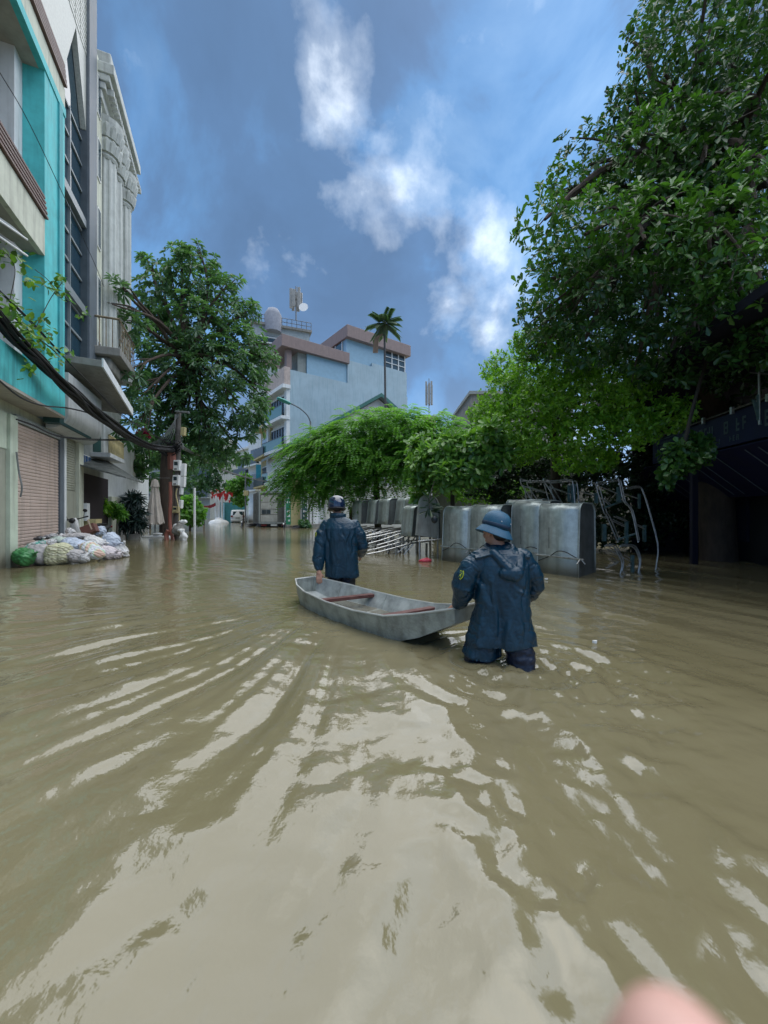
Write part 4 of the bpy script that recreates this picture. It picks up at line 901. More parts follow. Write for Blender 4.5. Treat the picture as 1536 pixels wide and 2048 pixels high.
limbs('t', [V(c.x, c.y, -.9), V(c.x, c.y, 1.5), W(334, 930, 19.8), W(345, 860, 20), W(370, 780, 20.3), W(385, 700, 20.5)], bl, .29, M['trunk'], t, rng)
P, D, I = clusters(bl, 1650, rng, .45); D = unit(D+np.array([0, -.1, .7]))
P1, D1, N1 = whorl(P, D, 10, rng, .15, spread=1.0, jitter=.18)
leaves('crown', P1, D1, N1, .27+.15*rng.random(len(P1)), .30, np.clip(np.repeat(rng.random(len(P))*.7, 10)+rng.random(len(P1))*.3, 0, 1), LM['mid'], t, droop=.25)
# --- feathery tree in the middle right
bl = [blob(720, 885, 16.8, 70), blob(650, 910, 16.8, 62), blob(790, 880, 16.8, 66), blob(840, 890, 16.8, 60), blob(610, 950, 16.2, 42), blob(680, 950, 16.2, 46), blob(750, 935, 16.2, 52), blob(600, 905, 17.2, 34), blob(760, 850, 17.4, 36), blob(820, 930, 15.7, 50), blob(890, 870, 16.8, 40), blob(590, 975, 16.0, 20), blob(640, 985, 16.0, 22), blob(930, 880, 16.8, 36), blob(700, 862, 17.4, 34), blob(660, 892, 17.4, 40), blob(622, 915, 17.4, 34), blob(720, 990, 16.0, 22), blob(700, 915, 16.0, 50), blob(580, 960, 16.2, 26), blob(860, 850, 17.4, 34), blob(810, 845, 17.4, 36)]
c = W(760, 1098, 16.8)
t = thing('feathery_tree', 'spreading feathery-leaved tree drooping behind the two waders', 'tree', (c.x, c.y, -.9))
limbs('t', [V(c.x, c.y, -.9), V(c.x-.1, c.y, .8), W(752, 960, 16.8), W(745, 900, 16.8)], bl, .14, M['twig'], t, rng)
P, D, I = clusters(bl, 3900, rng, .45)
A = unit(D*np.array([1, 1, .35])+np.array([-.1, -.15, -.12])+rng.standard_normal((len(P), 3))*.2)   # frond axis
k = 11; u = np.linspace(.08, 1, k)[None, :, None]; fl_ = (.45+.35*rng.random(len(P)))[:, None, None]
mid = P[:, None]+A[:, None]*u*fl_+np.array([0, 0, -1.])*(u**2)*fl_*.55
S = unit(np.cross(A, np.array([0, 0, 1.]))+1e-6)
Pq = np.concatenate([mid, mid], 1).reshape(-1, 3); ones = np.ones((1, k, 1))
Dq = np.concatenate([S[:, None]*ones+A[:, None]*.45, -S[:, None]*ones+A[:, None]*.45], 1).reshape(-1, 3)+np.array([0, 0, -.3])
leaves('crown', Pq, Dq, np.broadcast_to(np.array([0, -.2, 1.]), Pq.shape)+rng.standard_normal(Pq.shape)*.25, np.repeat((.155*(1.1-.5*np.abs(u[..., 0]-.5)))*np.ones((len(P), 1)), 2, 1).reshape(-1)[:len(Pq)], .42, np.clip(np.repeat(rng.random(len(P))*.45+rng.random(len(bl))[I]*.3, 2*k)+rng.random(len(Pq))*.25, 0, 1), LM['feather'], t, shape='quad')
# --- broad-leaved shrub leaning out between the feathery tree and the bins
bl = [blob(860, 925, 10.5, 42), blob(910, 905, 10.5, 46), blob(960, 900, 10, 44), blob(900, 950, 10, 36), blob(950, 945, 9.8, 34), blob(850, 965, 10.5, 26), blob(1000, 910, 9.8, 30), blob(985, 860, 9.4, 24), blob(840, 895, 11, 26), blob(835, 990, 11, 16)]
c = W(905, 1085, 11.2)
t = thing('broadleaf_shrub', 'leafy shrub with broad light green leaves above the upright bin', 'shrub', (c.x, c.y, -.9))
limbs('t', [V(c.x, c.y, -.9), V(c.x, c.y, .6), W(905, 990, 11), W(905, 950, 10.6)], bl, .07, M['twig'], t, rng, every=2)
P, D, I = clusters(bl, 900, rng, .35); P1, D1, N1 = whorl(P, unit(D+np.array([0, -.35, .2])), 7, rng, .2)
tint = np.clip(np.repeat(rng.random(len(P))*.7, 7)+rng.random(len(P1))*.3, 0, .99); ln = .18+.10*rng.random(len(P1))
order = np.argsort(P1[:, 1]); big = order[:90]; rest = order[90:]
lm_ = leafmat('shrub_leaf', (0.045, 0.13, 0.04), (0.20, 0.40, 0.065), .33, .3)
leaves('foliage', P1[rest], D1[rest], N1[rest], ln[rest], .42, tint[rest], lm_, t); single_leaves(P1[big], D1[big], N1[big], ln[big], .42, tint[big], lm_, t)
# a spray of long leaves with a dark round fruit hanging before the upright bin
t = thing('leaf_spray', 'hanging spray of long narrow leaves with one dark round fruit before the upright bin', 'branch', tuple(W(856, 1005, 9.6)))
MB().tube(spline([W(880, 930, 10), W(862, 985, 9.7), W(858, 1012, 9.6), W(866, 1034, 9.6)], 5), .012, 5).build('stem', M['twig'], t)
P1 = np.array([list(W(858+rng.normal(0, 3), 1015+rng.normal(0, 8), 9.6)) for _ in range(26)]); D1 = rng.standard_normal((26, 3))*np.array([1, .5, .5])+np.array([0, -.2, -.25])
single_leaves(P1, D1, np.tile([0, -.6, .6], (26, 1)), .26+.1*rng.random(26), .20, rng.random(26)*.9, LM['dark'], t, 3)
MB().ellip(W(869, 1040, 9.55), .085, .085, .10).build('fruit', mat('dark_fruit', (.02, .03, .04), .4), t, smooth='all')
# --- dark mass of foliage behind the bins and the frames, and behind the street
def mass(nm, label, blobs, n, ln, m, cat, base, k=6, shape='oval', wd=.5, kind=None, rr=.1):
    t = thing(nm, label, cat, tuple(base))
    MB().tube([Vector(base), Vector(base)+V(0, 0, 2.2)], [rr, rr*.7], 8).build('trunk', M['trunk'], t)
    P, D, I = clusters(blobs, n, rng, .2); P1, D1, N1 = whorl(P, D, k, rng, ln)
    leaves('crown', P1, D1, N1, ln*(.7+.6*rng.random(len(P1))), wd, np.clip(np.repeat(rng.random(len(P))*.6, k)+rng.random(len(P1))*.4, 0, 1), m, t, shape=shape); return t
def wb(px, Y, z=-.9): c = W(px, HY, Y); return (c.x, c.y, z)
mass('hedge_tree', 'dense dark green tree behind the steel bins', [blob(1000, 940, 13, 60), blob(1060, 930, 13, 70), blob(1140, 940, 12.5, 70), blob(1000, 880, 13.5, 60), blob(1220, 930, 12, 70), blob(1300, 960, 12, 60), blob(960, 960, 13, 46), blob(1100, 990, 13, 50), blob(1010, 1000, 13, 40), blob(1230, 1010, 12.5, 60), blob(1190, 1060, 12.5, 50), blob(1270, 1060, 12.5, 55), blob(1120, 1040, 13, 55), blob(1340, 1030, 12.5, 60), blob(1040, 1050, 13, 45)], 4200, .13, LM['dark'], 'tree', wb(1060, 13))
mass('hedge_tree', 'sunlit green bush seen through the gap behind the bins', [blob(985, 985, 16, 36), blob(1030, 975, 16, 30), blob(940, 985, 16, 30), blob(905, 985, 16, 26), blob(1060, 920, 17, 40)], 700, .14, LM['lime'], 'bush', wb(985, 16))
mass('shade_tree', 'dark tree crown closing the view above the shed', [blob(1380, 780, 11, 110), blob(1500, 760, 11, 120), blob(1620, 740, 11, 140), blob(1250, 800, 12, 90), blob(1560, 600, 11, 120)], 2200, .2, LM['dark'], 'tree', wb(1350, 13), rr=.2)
# far end of the street
for i, (pxs, Y, lab, m) in enumerate(((((300, 900, 44), (350, 930, 50), (280, 960, 40), (330, 990, 40)), 30, 'leafy tree behind the street tree trunk, above the closed umbrella', LM['mid']),
        (((430, 920, 42), (395, 960, 40), (380, 900, 36), (430, 965, 26)), 38, 'dark leafy tree right of the utility pole at the end of the street', LM['mid']),
        (((470, 975, 18), (480, 1000, 16), (488, 960, 14)), 44, 'small green tree over the white car', LM['feather']),
        (((385, 1030, 24), (378, 1010, 18)), 26, 'low green bush behind the white pole', LM['feather']),
        (((255, 900, 30), (235, 930, 26), (270, 940, 26)), 21, 'dull green tree above the dark awning', LM['mid']))):
    mass('far_tree', lab, [blob(a, b, Y, r) for a, b, r in pxs], 420, .36 if Y > 24 else .26, m, 'tree' if i != 3 else 'bush', wb((300, 408, 487, 380, 262)[i], Y), rr=.09)
# red bougainvillea by the pole
t = thing('bougainvillea', 'clump of crimson bougainvillea blossom beside the utility pole wires', 'flowers', tuple(W(290, 865, 18)))
MB().tube(spline([W(300, 920, 19), W(296, 890, 18.4), W(289, 868, 18)], 5), .02, 5).build('stem', M['twig'], t)
P, D, I = clusters([blob(288, 866, 18, 9), blob(296, 872, 18, 7), blob(280, 870, 18, 6)], 90, rng, .2); P1, D1, N1 = whorl(P, D, 4, rng, .05)
leaves('blossom', P1, D1, N1, .11, .7, rng.random(len(P1)), LM['flower'], t, shape='oval')
# plants by the low house
def potted(nm, label, px, py, Y, h, blobs, n, m, ln, wd=.4, shape='lance', k=8):
    b = W(px, py, Y); b.z = -.3; t = thing(nm, label, 'plant', tuple(b))
    MB().lathe([(.22, 0), (.30, .5), (.32, .55), (.27, .55)], b, 14).build('pot', M['concrete'], t, smooth=True)
    MB().tube([b+V(0, 0, .5), W(px+2, blobs[0][1]+10, Y)], [.04, .02], 6).build('stem', M['twig'], t)
    P, D, I = clusters([blob(a, b_, Y, r) for a, b_, r in blobs], n, rng, .2); P1, D1, N1 = whorl(P, unit(D+np.array([0, 0, .2])), k, rng, ln)
    leaves('foliage', P1, D1, N1, ln*(.7+.6*rng.random(len(P1))), wd, rng.random(len(P1)), m, t, shape=shape, droop=.2)
potted('potted_plant', 'green leafy potted tree left of the other, by the low garden wall', 199, 1068, 15.5, 2, [(198, 1004, 12), (190, 1014, 10), (208, 1016, 10)], 60, LM['lime'], .22)
potted('potted_plant', 'green leafy potted plant right of the garden wall', 233, 1068, 16, 2, [(232, 1016, 12), (224, 1024, 10), (243, 1028, 10)], 60, LM['feather'], .24)
potted('fan_palm', 'dark blue-green fan palm clump left of the closed umbrella', 266, 1072, 17.5, 3, [(264, 1000, 17), (257, 1020, 16), (274, 1025, 14), (264, 1045, 20), (276, 1050, 12), (250, 1045, 15)], 180, LM['fan'], .45, .13, 'lance', 9)
# creeper on the turquoise balcony
t = thing('balcony_creeper', 'leafy creeper trailing over the turquoise balcony edge and the cables', 'plant', tuple(ST(10, nf, 4.7)))
vp = [(-20, 600, 7.0), (20, 630, 7.3), (50, 655, 7.9), (80, 680, 8.4), (105, 700, 8.9), (120, 715, 9.3)]
MB().tube(spline([W(a, b, y) for a, b, y in vp], 5), .015, 5).build('stem', M['twig'], t)
P1 = []
for a, b, y in vp + [(40, 640, 7.6), (65, 672, 8.0), (30, 615, 7.5), (75, 650, 8.4)]:
    for _ in range(20): P1.append(list(W(a+rng.normal(0, 14), b+rng.normal(0, 13), y+rng.normal(0, .25))))
for (a, b, y, s_) in ((10, 505, 7.2, 9), (40, 520, 7.6, 9), (60, 560, 7.9, 10), (118, 560, 8.8, 8), (128, 585, 8.9, 7), (103, 575, 8.7, 7), (55, 740, 7.8, 7), (60, 690, 8.0, 10), (168, 632, 11.0, 5)):
    for _ in range(16): P1.append(list(W(a+rng.normal(0, s_), b+rng.normal(0, s_), y+rng.normal(0, .1))))
P1 = np.array(P1); D1 = rng.standard_normal(P1.shape)+np.array([.2, -.2, -.3])
leaves('foliage', P1, D1, np.tile([0.3, -.4, .8], (len(P1), 1))+rng.standard_normal(P1.shape)*.3, .11+.07*rng.random(len(P1)), .6, rng.random(len(P1)), LM['vine'], t, shape='oval')
mb = MB()
for pts in ([(20, 600, 7.3), (30, 540, 7.5), (12, 505, 7.2)], [(70, 660, 8.2), (100, 600, 8.6), (125, 565, 8.8)], [(70, 540, 8.0), (95, 560, 8.5), (120, 590, 8.8)]): mb.tube(spline([W(*q) for q in pts], 5), .008, 5)
mb.build('tendril', M['twig'], t)
# --- palm against the blue wall
c = W(771, 1060, 33); tp = W(769, 668, 33)
t = thing('areca_palm', 'slender areca palm with a tall thin trunk before the blue wall', 'palm tree', (c.x, c.y, -.9))
MB().tube([V(c.x, c.y, -.9), V(c.x+.05, c.y, 6), tp], [.12, .10, .085], 10).build('trunk', mat('palm_trunk', (.10, .10, .10), .8, c2=(.05, .05, .055), scale=8, stretch=(1, 1, 3)), t, smooth=True)
MB().tube([tp-V(0, 0, .2), tp+V(0, 0, 1.0)], [.16, .12], 8).build('crownshaft', mat('crownshaft', (.09, .13, .07), .5), t, smooth=True)
for i in range(15):
    a = i*2.399+.4; el = 1.15-.125*i; L_ = 1.5; d = V(math.cos(a)*math.cos(el), math.sin(a)*math.cos(el), math.sin(el)); o = tp+V(0, 0, .9)
    pts = [o+d*L_*q+V(0, 0, -.42*q*q*L_*.55) for q in np.linspace(0, 1, 9)]
    f = MB().tube(pts, list(np.linspace(.035, .008, 9)), 5).build('frond', M['twig'], t)
    Pq = []; Dq = []
    for j in range(34):
        q = .12+.88*j/34; p = pts[0].lerp(pts[-1], 0)
        idx = q*8; i0 = min(7, int(idx)); p = pts[i0].lerp(pts[i0+1], idx-i0); tn = (pts[i0+1]-pts[i0]).normalized(); sd_ = tn.cross(V(0, 0, 1)).normalized()
        for sgn in (-1, 1): Pq.append(list(p)); Dq.append(list(tn*.75+sd_*sgn+V(0, 0, -.25)))
    leaves('leaflets', np.array(Pq), np.array(Dq), np.tile([0, 0, 1.], (len(Pq), 1)), .56, .12, rng.random(len(Pq)), LM['palm'], f, shape='lance', droop=.2)
mb = MB()
for i in range(7):
    a = -.6-.25*i; mb.tube(spline([tp+V(-.1, 0, 0), tp+V(-.5-.05*i, -.1, -.5), tp+V(-.6-.06*i, -.1, -1.7)], 4), .05, 5)
mb.build('dead_sheath', mat('dry_sheath', (.26, .18, .13), .8), t)
# small weed clump at the foot of the lamp
mass('weed_clump', 'small clump of weeds at the water line by the lamp post', [blob(608, 1050, 30, 12), blob(616, 1052, 30, 8)], 90, .22, LM['mid'], 'plant', wb(610, 30), rr=.03)
# ------------------------------------------------------------------ steel refuse carts under the trees
RD = V(.657, -.754, 0); FD = V(-.754, -.657, 0); BD = -FD
def bin_profile(d, h, r=.20, z0=-.6, lean=.05):
    p = [(lean*-.6, z0), (0, .36), (lean, h-r)]
    for i in range(1, 6): a = math.pi/2*i/5; p.append((lean+r-r*math.cos(a), h-r+r*math.sin(a)))
    for i in range(1, 6): a = math.pi/2*i/5; p.append((d-r+r*math.sin(a), h-r+r*math.cos(a)))
    return p + [(d+.03, z0)]
def steel_bin(name, label, q, back, w, h, d, base, lean=.05, seam=True):
    o = base+RD*q+BD*back; o.z = 0
    t = thing(name, label, 'refuse bin', tuple(o), 'upended steel bins in the near row')
    pr = bin_profile(d, h, lean=lean)
    def ring(x, ins=0): return [o+RD*x+BD*(y+(ins if y < d/2 else -ins))+V(0, 0, z-(ins if z > 1 else 0)) for y, z in pr]
    mb = MB(); mb.loft([ring(0), ring(w*.5), ring(w)], cap=False, closed=False); b = mb.build('bin_shell', M['galv'], t, smooth=True)
    so_ = b.modifiers.new('s', 'SOLIDIFY'); so_.thickness = .012
    for x in (.02, w-.02):
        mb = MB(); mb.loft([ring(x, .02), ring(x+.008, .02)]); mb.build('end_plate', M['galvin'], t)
    mb = MB()
    for x in (.0, w): mb.tube(ring(x), .013, 6)
    mb.build('rolled_edge', M['galv'], b)
    z = .37; mb = MB(); mb.tube([o+RD*-.04+FD*.03+V(0, 0, z), o+RD*(w+.10)+FD*.03+V(0, 0, z-.02)], .017, 8)
    mb.tube([o+RD*(w+.04)+FD*.03+V(0, 0, z-.02), o+RD*(w+.02)+FD*.12+V(0, 0, z-.11)], .012, 6).tube([o+RD*(w+.06)+FD*.03+V(0, 0, z-.02), o+RD*(w+.14)+FD*.05+V(0, 0, z-.10)], .012, 6)
    mb.build('front_bar', M['tubesteel'], t)
    rr = random.Random(q)
    mb = MB(); a = o+RD*w*.35+FD*.035+V(0, 0, z)
    mb.tube(spline([a-V(0, 0, .12)-RD*.25, a, a+RD*.14+V(0, 0, .10), a+RD*.3+V(0, 0, .10), a+RD*(w*.62)+V(0, 0, .0)], 5), .009, 5)
    mb.build('wire_loop', M['cable'], t)
    mb = MB().obox(o+RD*(w*.3)+FD*.02+V(0, 0, z+.15), RD*.012, FD*.006, V(0, 0, .42)); mb.build('seam', M['galvin'], t)
    return t
P1_ = V(1.5, 9.9, 0)
steel_bin('steel_bin', 'upended steel bin at the far left end of the near row', 0.0, 0, .80, 1.40, .78, P1_)
steel_bin('steel_bin', 'upended steel bin second from the far left, with its rounded end plate showing', .83, 0, .82, 1.42, .78, P1_)
steel_bin('steel_bin', 'upended steel bin set back behind the hat of the near wader', 1.72, .38, .86, 1.50, .80, P1_)
steel_bin('steel_bin', 'nearest and rightmost upended steel bin with a dark shaded side', 2.56, 0, .82, 1.43, .80, P1_)
steel_bin('steel_bin', 'steel bin behind the row with only its curved top showing', 1.15, 1.05, .9, 1.56, .8, P1_)
# tubular cart frames stacked behind
def frame_pts(pts, Y): return [W(1030+x/5.12, 940+y/5.12, Y) for x, y in pts]
def cart_frame(label, Y, tubes, posts=(), sheets=(), off=.55, m='tubesteel'):
    o = frame_pts(tubes[0], Y)[0]; o = V(o.x, o.y, 0)
    t = thing('cart_frame', label, 'cart frame', tuple(o), 'tipped up cart frames behind the bins')
    sh = V(.45, .62, 0).normalized()*off
    for k, tb in enumerate(tubes):
        p = frame_pts(tb, Y); p = spline(p, 3) if len(p) > 2 else p
        nm = 'side_tube' if len(tb) > 2 else 'brace'
        MB().tube(p, .0155 if len(tb) > 2 else .012, 7).build(nm, M[m], t, smooth=True)
        MB().tube([q+sh for q in p], .0155 if len(tb) > 2 else .012, 7).build(nm, M[m], t, smooth=True)
        if len(tb) > 2:
            for e in (p[0], p[-1]): MB().tube([e, e+sh], .018, 7).build('cross_tube', M[m], t, smooth=True)
    for (x0, y0, x1, y1) in posts:
        a, b = frame_pts([((x0+x1)/2, y0), ((x0+x1)/2, y1)], Y); w = (x1-x0)/5.12/F*Y
        MB().obox(a-V(w/2, 0, 0), V(w, .02, 0), V(0, .05, 0), b-a).build('flat_post', M['tubepaint'], t)
    for (x0, y0, x1, y1) in sheets:
        a, b = frame_pts([(x0, y0), (x1, y1)], Y); MB().obox(a, b-a, sh*.8, V(0, 0, .03)).build('shelf_plate', M['tubepaint'], t)
    return t
cart_frame('cart frame at the far left of the stack, loop above the set-back bin', 9.6, [[(55, 100), (65, 150), (110, 220), (185, 330)], [(60, 120), (290, 115)], [(80, 165), (305, 240)], [(95, 180), (120, 330)]])
cart_frame('bright tubular cart frame standing above the nearest bin', 8.9, [[(290, 100), (300, 125), (350, 200), (440, 350)], [(300, 125), (540, 108), (590, 130), (612, 350)], [(330, 175), (575, 255)], [(300, 150), (350, 330)], [(640, 300), (690, 350)]], [(580, 150, 628, 345), (545, 160, 570, 330)])
cart_frame('cart frame just right of the nearest bin with a flat upright', 8.5, [[(785, 140), (822, 145), (850, 240), (910, 440), (940, 480), (1050, 740)], [(670, 225), (815, 270)], [(880, 290), (960, 360)], [(890, 480), (935, 500)]], [(822, 240, 858, 345), (900, 560, 942, 735)], [(910, 400, 1110, 325)])
cart_frame('cart frame in the middle of the right hand stack with two shelf plates', 8.3, [[(840, 135), (1030, 97), (1062, 112), (1110, 320), (1190, 420), (1260, 740)], [(860, 170), (1045, 245)], [(975, 515), (1120, 585)], [(1010, 480), (1130, 530)]], [(1050, 180, 1092, 330), (1135, 530, 1168, 760)], [(1050, 725, 1240, 665)])
cart_frame('outermost cart frame at the right end of the stack, dim in the shade', 8.4, [[(1145, 190), (1270, 172), (1310, 235), (1370, 420), (1460, 770), (1450, 950), (1430, 1075)], [(1110, 245), (1255, 295)], [(1220, 560), (1330, 610)]], [(1270, 250, 1294, 400), (1320, 570, 1352, 740)])
cart_frame('low cart frame in the water beside the nearest bin', 7.9, [[(925, 782), (1010, 790), (1050, 860), (1095, 970), (1060, 1120)], [(945, 815), (1080, 885)], [(960, 915), (1045, 965)], [(1045, 965), (930, 1010)]], (), (), .4)
cart_frame('low cart frame in the water right of the other low one', 7.9, [[(1080, 785), (1200, 790), (1250, 850), (1275, 960), (1245, 1130)], [(1100, 895), (1190, 945)], [(1140, 1000), (1190, 985)]], [(1195, 880, 1230, 1090)], (), .45)
# carts standing in the far row, bins on frames with small wheels, handles lowered towards us
def make_cart():
    t = thing('refuse_cart', 'x', 'refuse cart', (0, 0, 0), 'steel refuse carts in the far row')
    pr = [(-.03, .80)]+[(x*.85, z*.72+.71) for x, z in bin_profile(.8, 1.40, z0=-.15)[1:-1]]+[(.70, .78)]
    def ring(y, ins=0): return [V(x+(ins if x < .3 else -ins), y, z-(ins if z > 1 else 0)) for x, z in pr]
    b = MB().loft([ring(-.4), ring(0), ring(.4)], cap=False, closed=False).build('bin_shell', M['galv'], t, smooth=True)
    so_ = b.modifiers.new('s', 'SOLIDIFY'); so_.thickness = .012
    for y in (-.385, .38): MB().loft([ring(y, .02), ring(y+.008, .02)]).build('end_plate', M['galvin'], t)
    mb = MB()
    for y in (-.4, .4): mb.tube(ring(y), .014, 6)
    mb.build('rolled_edge', M['galv'], b)
    for y in (-.32, .32):
        MB().tube([V(.6, y, .66), V(0, y, .60), V(-.9, y, .38), V(-1.35, y, .30)], .022, 7).build('rail', M['tubesteel'], t, smooth=True)
        MB().tube([V(-.1, y, .58), V(-.75, y, .05)], .016, 6).build('brace', M['tubesteel'], t)
        MB().tube([V(.1, y, .60), V(-.45, y, .02), V(-1.2, y, -.02)], .018, 6).build('lower_rail', M['tubesteel'], t)
        MB().obox(V(-.48, y-.03, -.5), V(.05, 0, 0), V(0, .06, 0), V(0, 0, 1.0)).build('flat_post', M['tubesteel'], t)
        MB().obox(V(.5, y-.03, -.5), V(.05, 0, 0), V(0, .06, 0), V(0, 0, 1.1)).build('flat_post', M['tubesteel'], t)
    MB().tube([V(-1.35, -.32, .30), V(-1.35, .32, .30)], .02, 7).build('handle', M['tubesteel'], t)
    for k in range(3): MB().tube([V(-.2-.25*k, -.32, .50-.07*k), V(-.2-.25*k, .32, .50-.07*k)], .014, 6).build('cross_tube', M['tubesteel'], t)
    for y in (-.40, .36):
        w = MB(); w.tube([V(-.8+.20*math.cos(a), y+.02, .03+.20*math.sin(a)) for a in np.linspace(0, 2*math.pi, 21)], .026, 7); w = w.build('wheel', M['black'], t, smooth=True)
        s = MB()
        for k in range(8): a = k*math.pi/4; s.tube([V(-.8, y+.02, .03), V(-.8+.19*math.cos(a), y+.02, .03+.19*math.sin(a))], .006, 4)
        s.lathe([(.035, -.03), (.035, .03)], V(-.8, y+.02, .03), 8, Matrix.Rotation(math.pi/2, 3, 'X')).build('spokes', M['tubesteel'], w)
    return t
ct = make_cart()
spots = [(716, 15.4, .10, 'far steel cart at the left end of its row, darkest bin'), (740, 14.6, 0, 'far steel cart second from the left with a clean grey bin'),
         (766, 13.9, .06, 'far steel cart in the middle of its row, brightest bin front'), (797, 13.2, -.02, 'far steel cart with a wide bluish bin under the hanging leaves'),
         (822, 12.3, .05, 'far steel cart at the right end of its row, bin front brownish'), (812, 11.7, -.05, 'nearest cart of the far row, its wheels half under water')]
ang = math.atan2(.40, .92)
for i, (px, Y, dr, lab) in enumerate(spots):
    o = ct if i == 0 else copy_tree(ct)
    c = W(px, HY, Y); o.location = (c.x, c.y, (-.02, 0, .02, .03, .0, -.28)[i]); o.rotation_euler = (0, (-.06, .03, 0, .05, -.03, .02)[i], ang+dr); o['label'] = lab
# the bin standing on end with its arched plate towards us
c = W(858, HY, 10.5); c.z = 0
t = thing('upright_bin', 'grey bin standing on end with an arched top, between the two rows', 'refuse bin', tuple(c))
out = [(-.33, .62)]+[(-.27+.0*i, 1.3) for i in range(1)]+[(-.25*math.cos(a), 1.42+.33*math.sin(a)) for a in np.linspace(.15, math.pi-.15, 11)]+[(.29, 1.3), (.30, .52)]
out = [(x+.0, z) for x, z in out]
mb = MB().prism(out, c, V(.98, .2, 0), V(0, .12, .99), V(-.05, .03, 0)); mb.build('arched_plate', mat('pale_bin_plate', (.36, .37, .34), .6, streak=.5, var=.25), t)
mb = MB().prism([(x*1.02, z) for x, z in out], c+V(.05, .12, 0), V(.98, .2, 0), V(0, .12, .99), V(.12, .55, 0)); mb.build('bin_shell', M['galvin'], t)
for x in (-.25, .25): MB().tube([c+V(x, .1, -.9), c+V(x, .12, .6)], .025, 6).build('leg', M['tubesteel'], t)
MB().tube([c+V(-.3, .0, .45), c+V(.5, .05, .52), c+V(.75, 0, .35)], .022, 6).build('front_bar', M['tubesteel'], t)
# red plastic bag floating
a = W(1000, HY, 17.5); t = thing('compound_wall', 'dull concrete compound wall in the shade behind the bins', 'wall', (a.x, a.y, 0))
MB().obox((a.x-3, a.y+.6, -1), (16, -3, 0), (.06, .3, 0), (0, 0, 3.4)).build('wall', M['concrete'], t)
c = W(851, 1123, 9.7); c.z = 0.02; mb = MB()
mb.ellip(c, .16, .10, .065, n=14, m=8); mb.ellip(c+V(-.10, 0, -.005), .09, .05, .03, n=10, m=6); mb.ellip(c+V(.04, .02, .03), .08, .06, .05, n=10, m=6)
o = remeshed(mb, 'plastic_bag', mat('pink_red_plastic', (.62, .05, .09), .35, var=.25), None, .012, 2, lambda co, no: co+no*(.012*pn(co[:, 0]*22, co[:, 1]*22+co[:, 2]*30))[:, None])
tag(o, 'pink-red plastic bag floating on the water before the bins', 'plastic bag')
# stone gate pier and low roof
c = W(709, HY, 17); c.z = 0
t = thing('gate_pier', 'weathered brown stone gate pier behind the far wader', 'pillar', tuple(c))
MB().box(c.x-.24, c.x+.24, c.y, c.y+.45, -1, 1.35).build('shaft', mat('brown_stone', (.17, .13, .10), .9, var=.45, scale=5, bump=.6, bscale=12), t, bevel=.03)
MB().box(c.x-.30, c.x+.30, c.y-.06, c.y+.5, 1.353, 1.48).build('cap', M['concrete'], t, bevel=.02)
MB().box(c.x-.9, c.x-.28, c.y+.15, c.y+.2, -1, 1.0).build('gate_leaf', M['darkgreen'], t)
a = W(735, HY, 24); t = thing('low_white_wall', 'bright white compound wall glimpsed through the feathery leaves', 'wall', (a.x, a.y, 0))
MB().box(a.x-2.6, a.x+4, a.y, a.y+.3, -1, 2.7).build('wall', M['white'], t); MB().box(a.x-2.7, a.x+4.1, a.y-.08, a.y+.38, 2.703, 2.85).build('coping', M['whiteclean'], t)
# ------------------------------------------------------------------ dark shed with a blue awning at right
c = V(7.45, 9.6, 0); U = V(-.174, -.985, 0); Nn = V(.985, -.174, 0)
t = thing('dark_shed', 'dark navy shed deep in the shade at the right edge with a blue awning', 'shed', tuple(c))
def shed(u0, u1, v0, v1, z0, z1): return MB().obox(c+U*u0+Nn*v0+V(0, 0, z0), U*(u1-u0), Nn*(v1-v0), V(0, 0, z1-z0))
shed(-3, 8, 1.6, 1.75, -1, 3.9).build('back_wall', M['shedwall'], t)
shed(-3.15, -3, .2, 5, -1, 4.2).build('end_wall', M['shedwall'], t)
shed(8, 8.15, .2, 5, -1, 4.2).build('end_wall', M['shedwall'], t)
shed(-3.4, 8.4, -1.5, 5, 4.2, 4.35).build('roof', M['navydk'], t)  # deep overhang, hidden in the leaves, added to block light from the shed front
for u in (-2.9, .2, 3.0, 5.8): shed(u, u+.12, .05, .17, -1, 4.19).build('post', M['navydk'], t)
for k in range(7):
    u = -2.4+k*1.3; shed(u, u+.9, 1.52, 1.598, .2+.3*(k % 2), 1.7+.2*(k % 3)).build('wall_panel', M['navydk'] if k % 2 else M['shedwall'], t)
a0 = c+U*-2.9+V(0, 0, 2.56); aw = U*10.5; dn = Nn*1.15+V(0, 0, -.95)
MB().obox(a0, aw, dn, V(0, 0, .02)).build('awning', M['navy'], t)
st_ = mat('awning_stripe', (.14, .18, .24), .6)
for k in range(15):
    u = .25+k*.62+(.28 if k % 3 == 1 else 0); o = a0+U*u-V(.012, 0, .004)+dn*.06
    MB().obox(o-V(0, 0, .012), U*.035, dn*.86, V(0, 0, -.006)).build('awning_stripe', st_, t)
bn = thing('shop_banner', 'dim blue banner with rows of pale lettering and a framed panel above the awning', 'banner', tuple(c+V(0, 0, 3)))
b0 = c+U*-1.4+Nn*-.02+V(0, 0, 2.62)
MB().obox(b0, U*6.5, Nn*.03, V(0, 0, .66)).build('banner_cloth', mat('banner_blue', (.010, .016, .075), .6), bn)
bt = mat('banner_print', (.10, .16, .17), .6)
mb = MB(); r = random.Random(4)
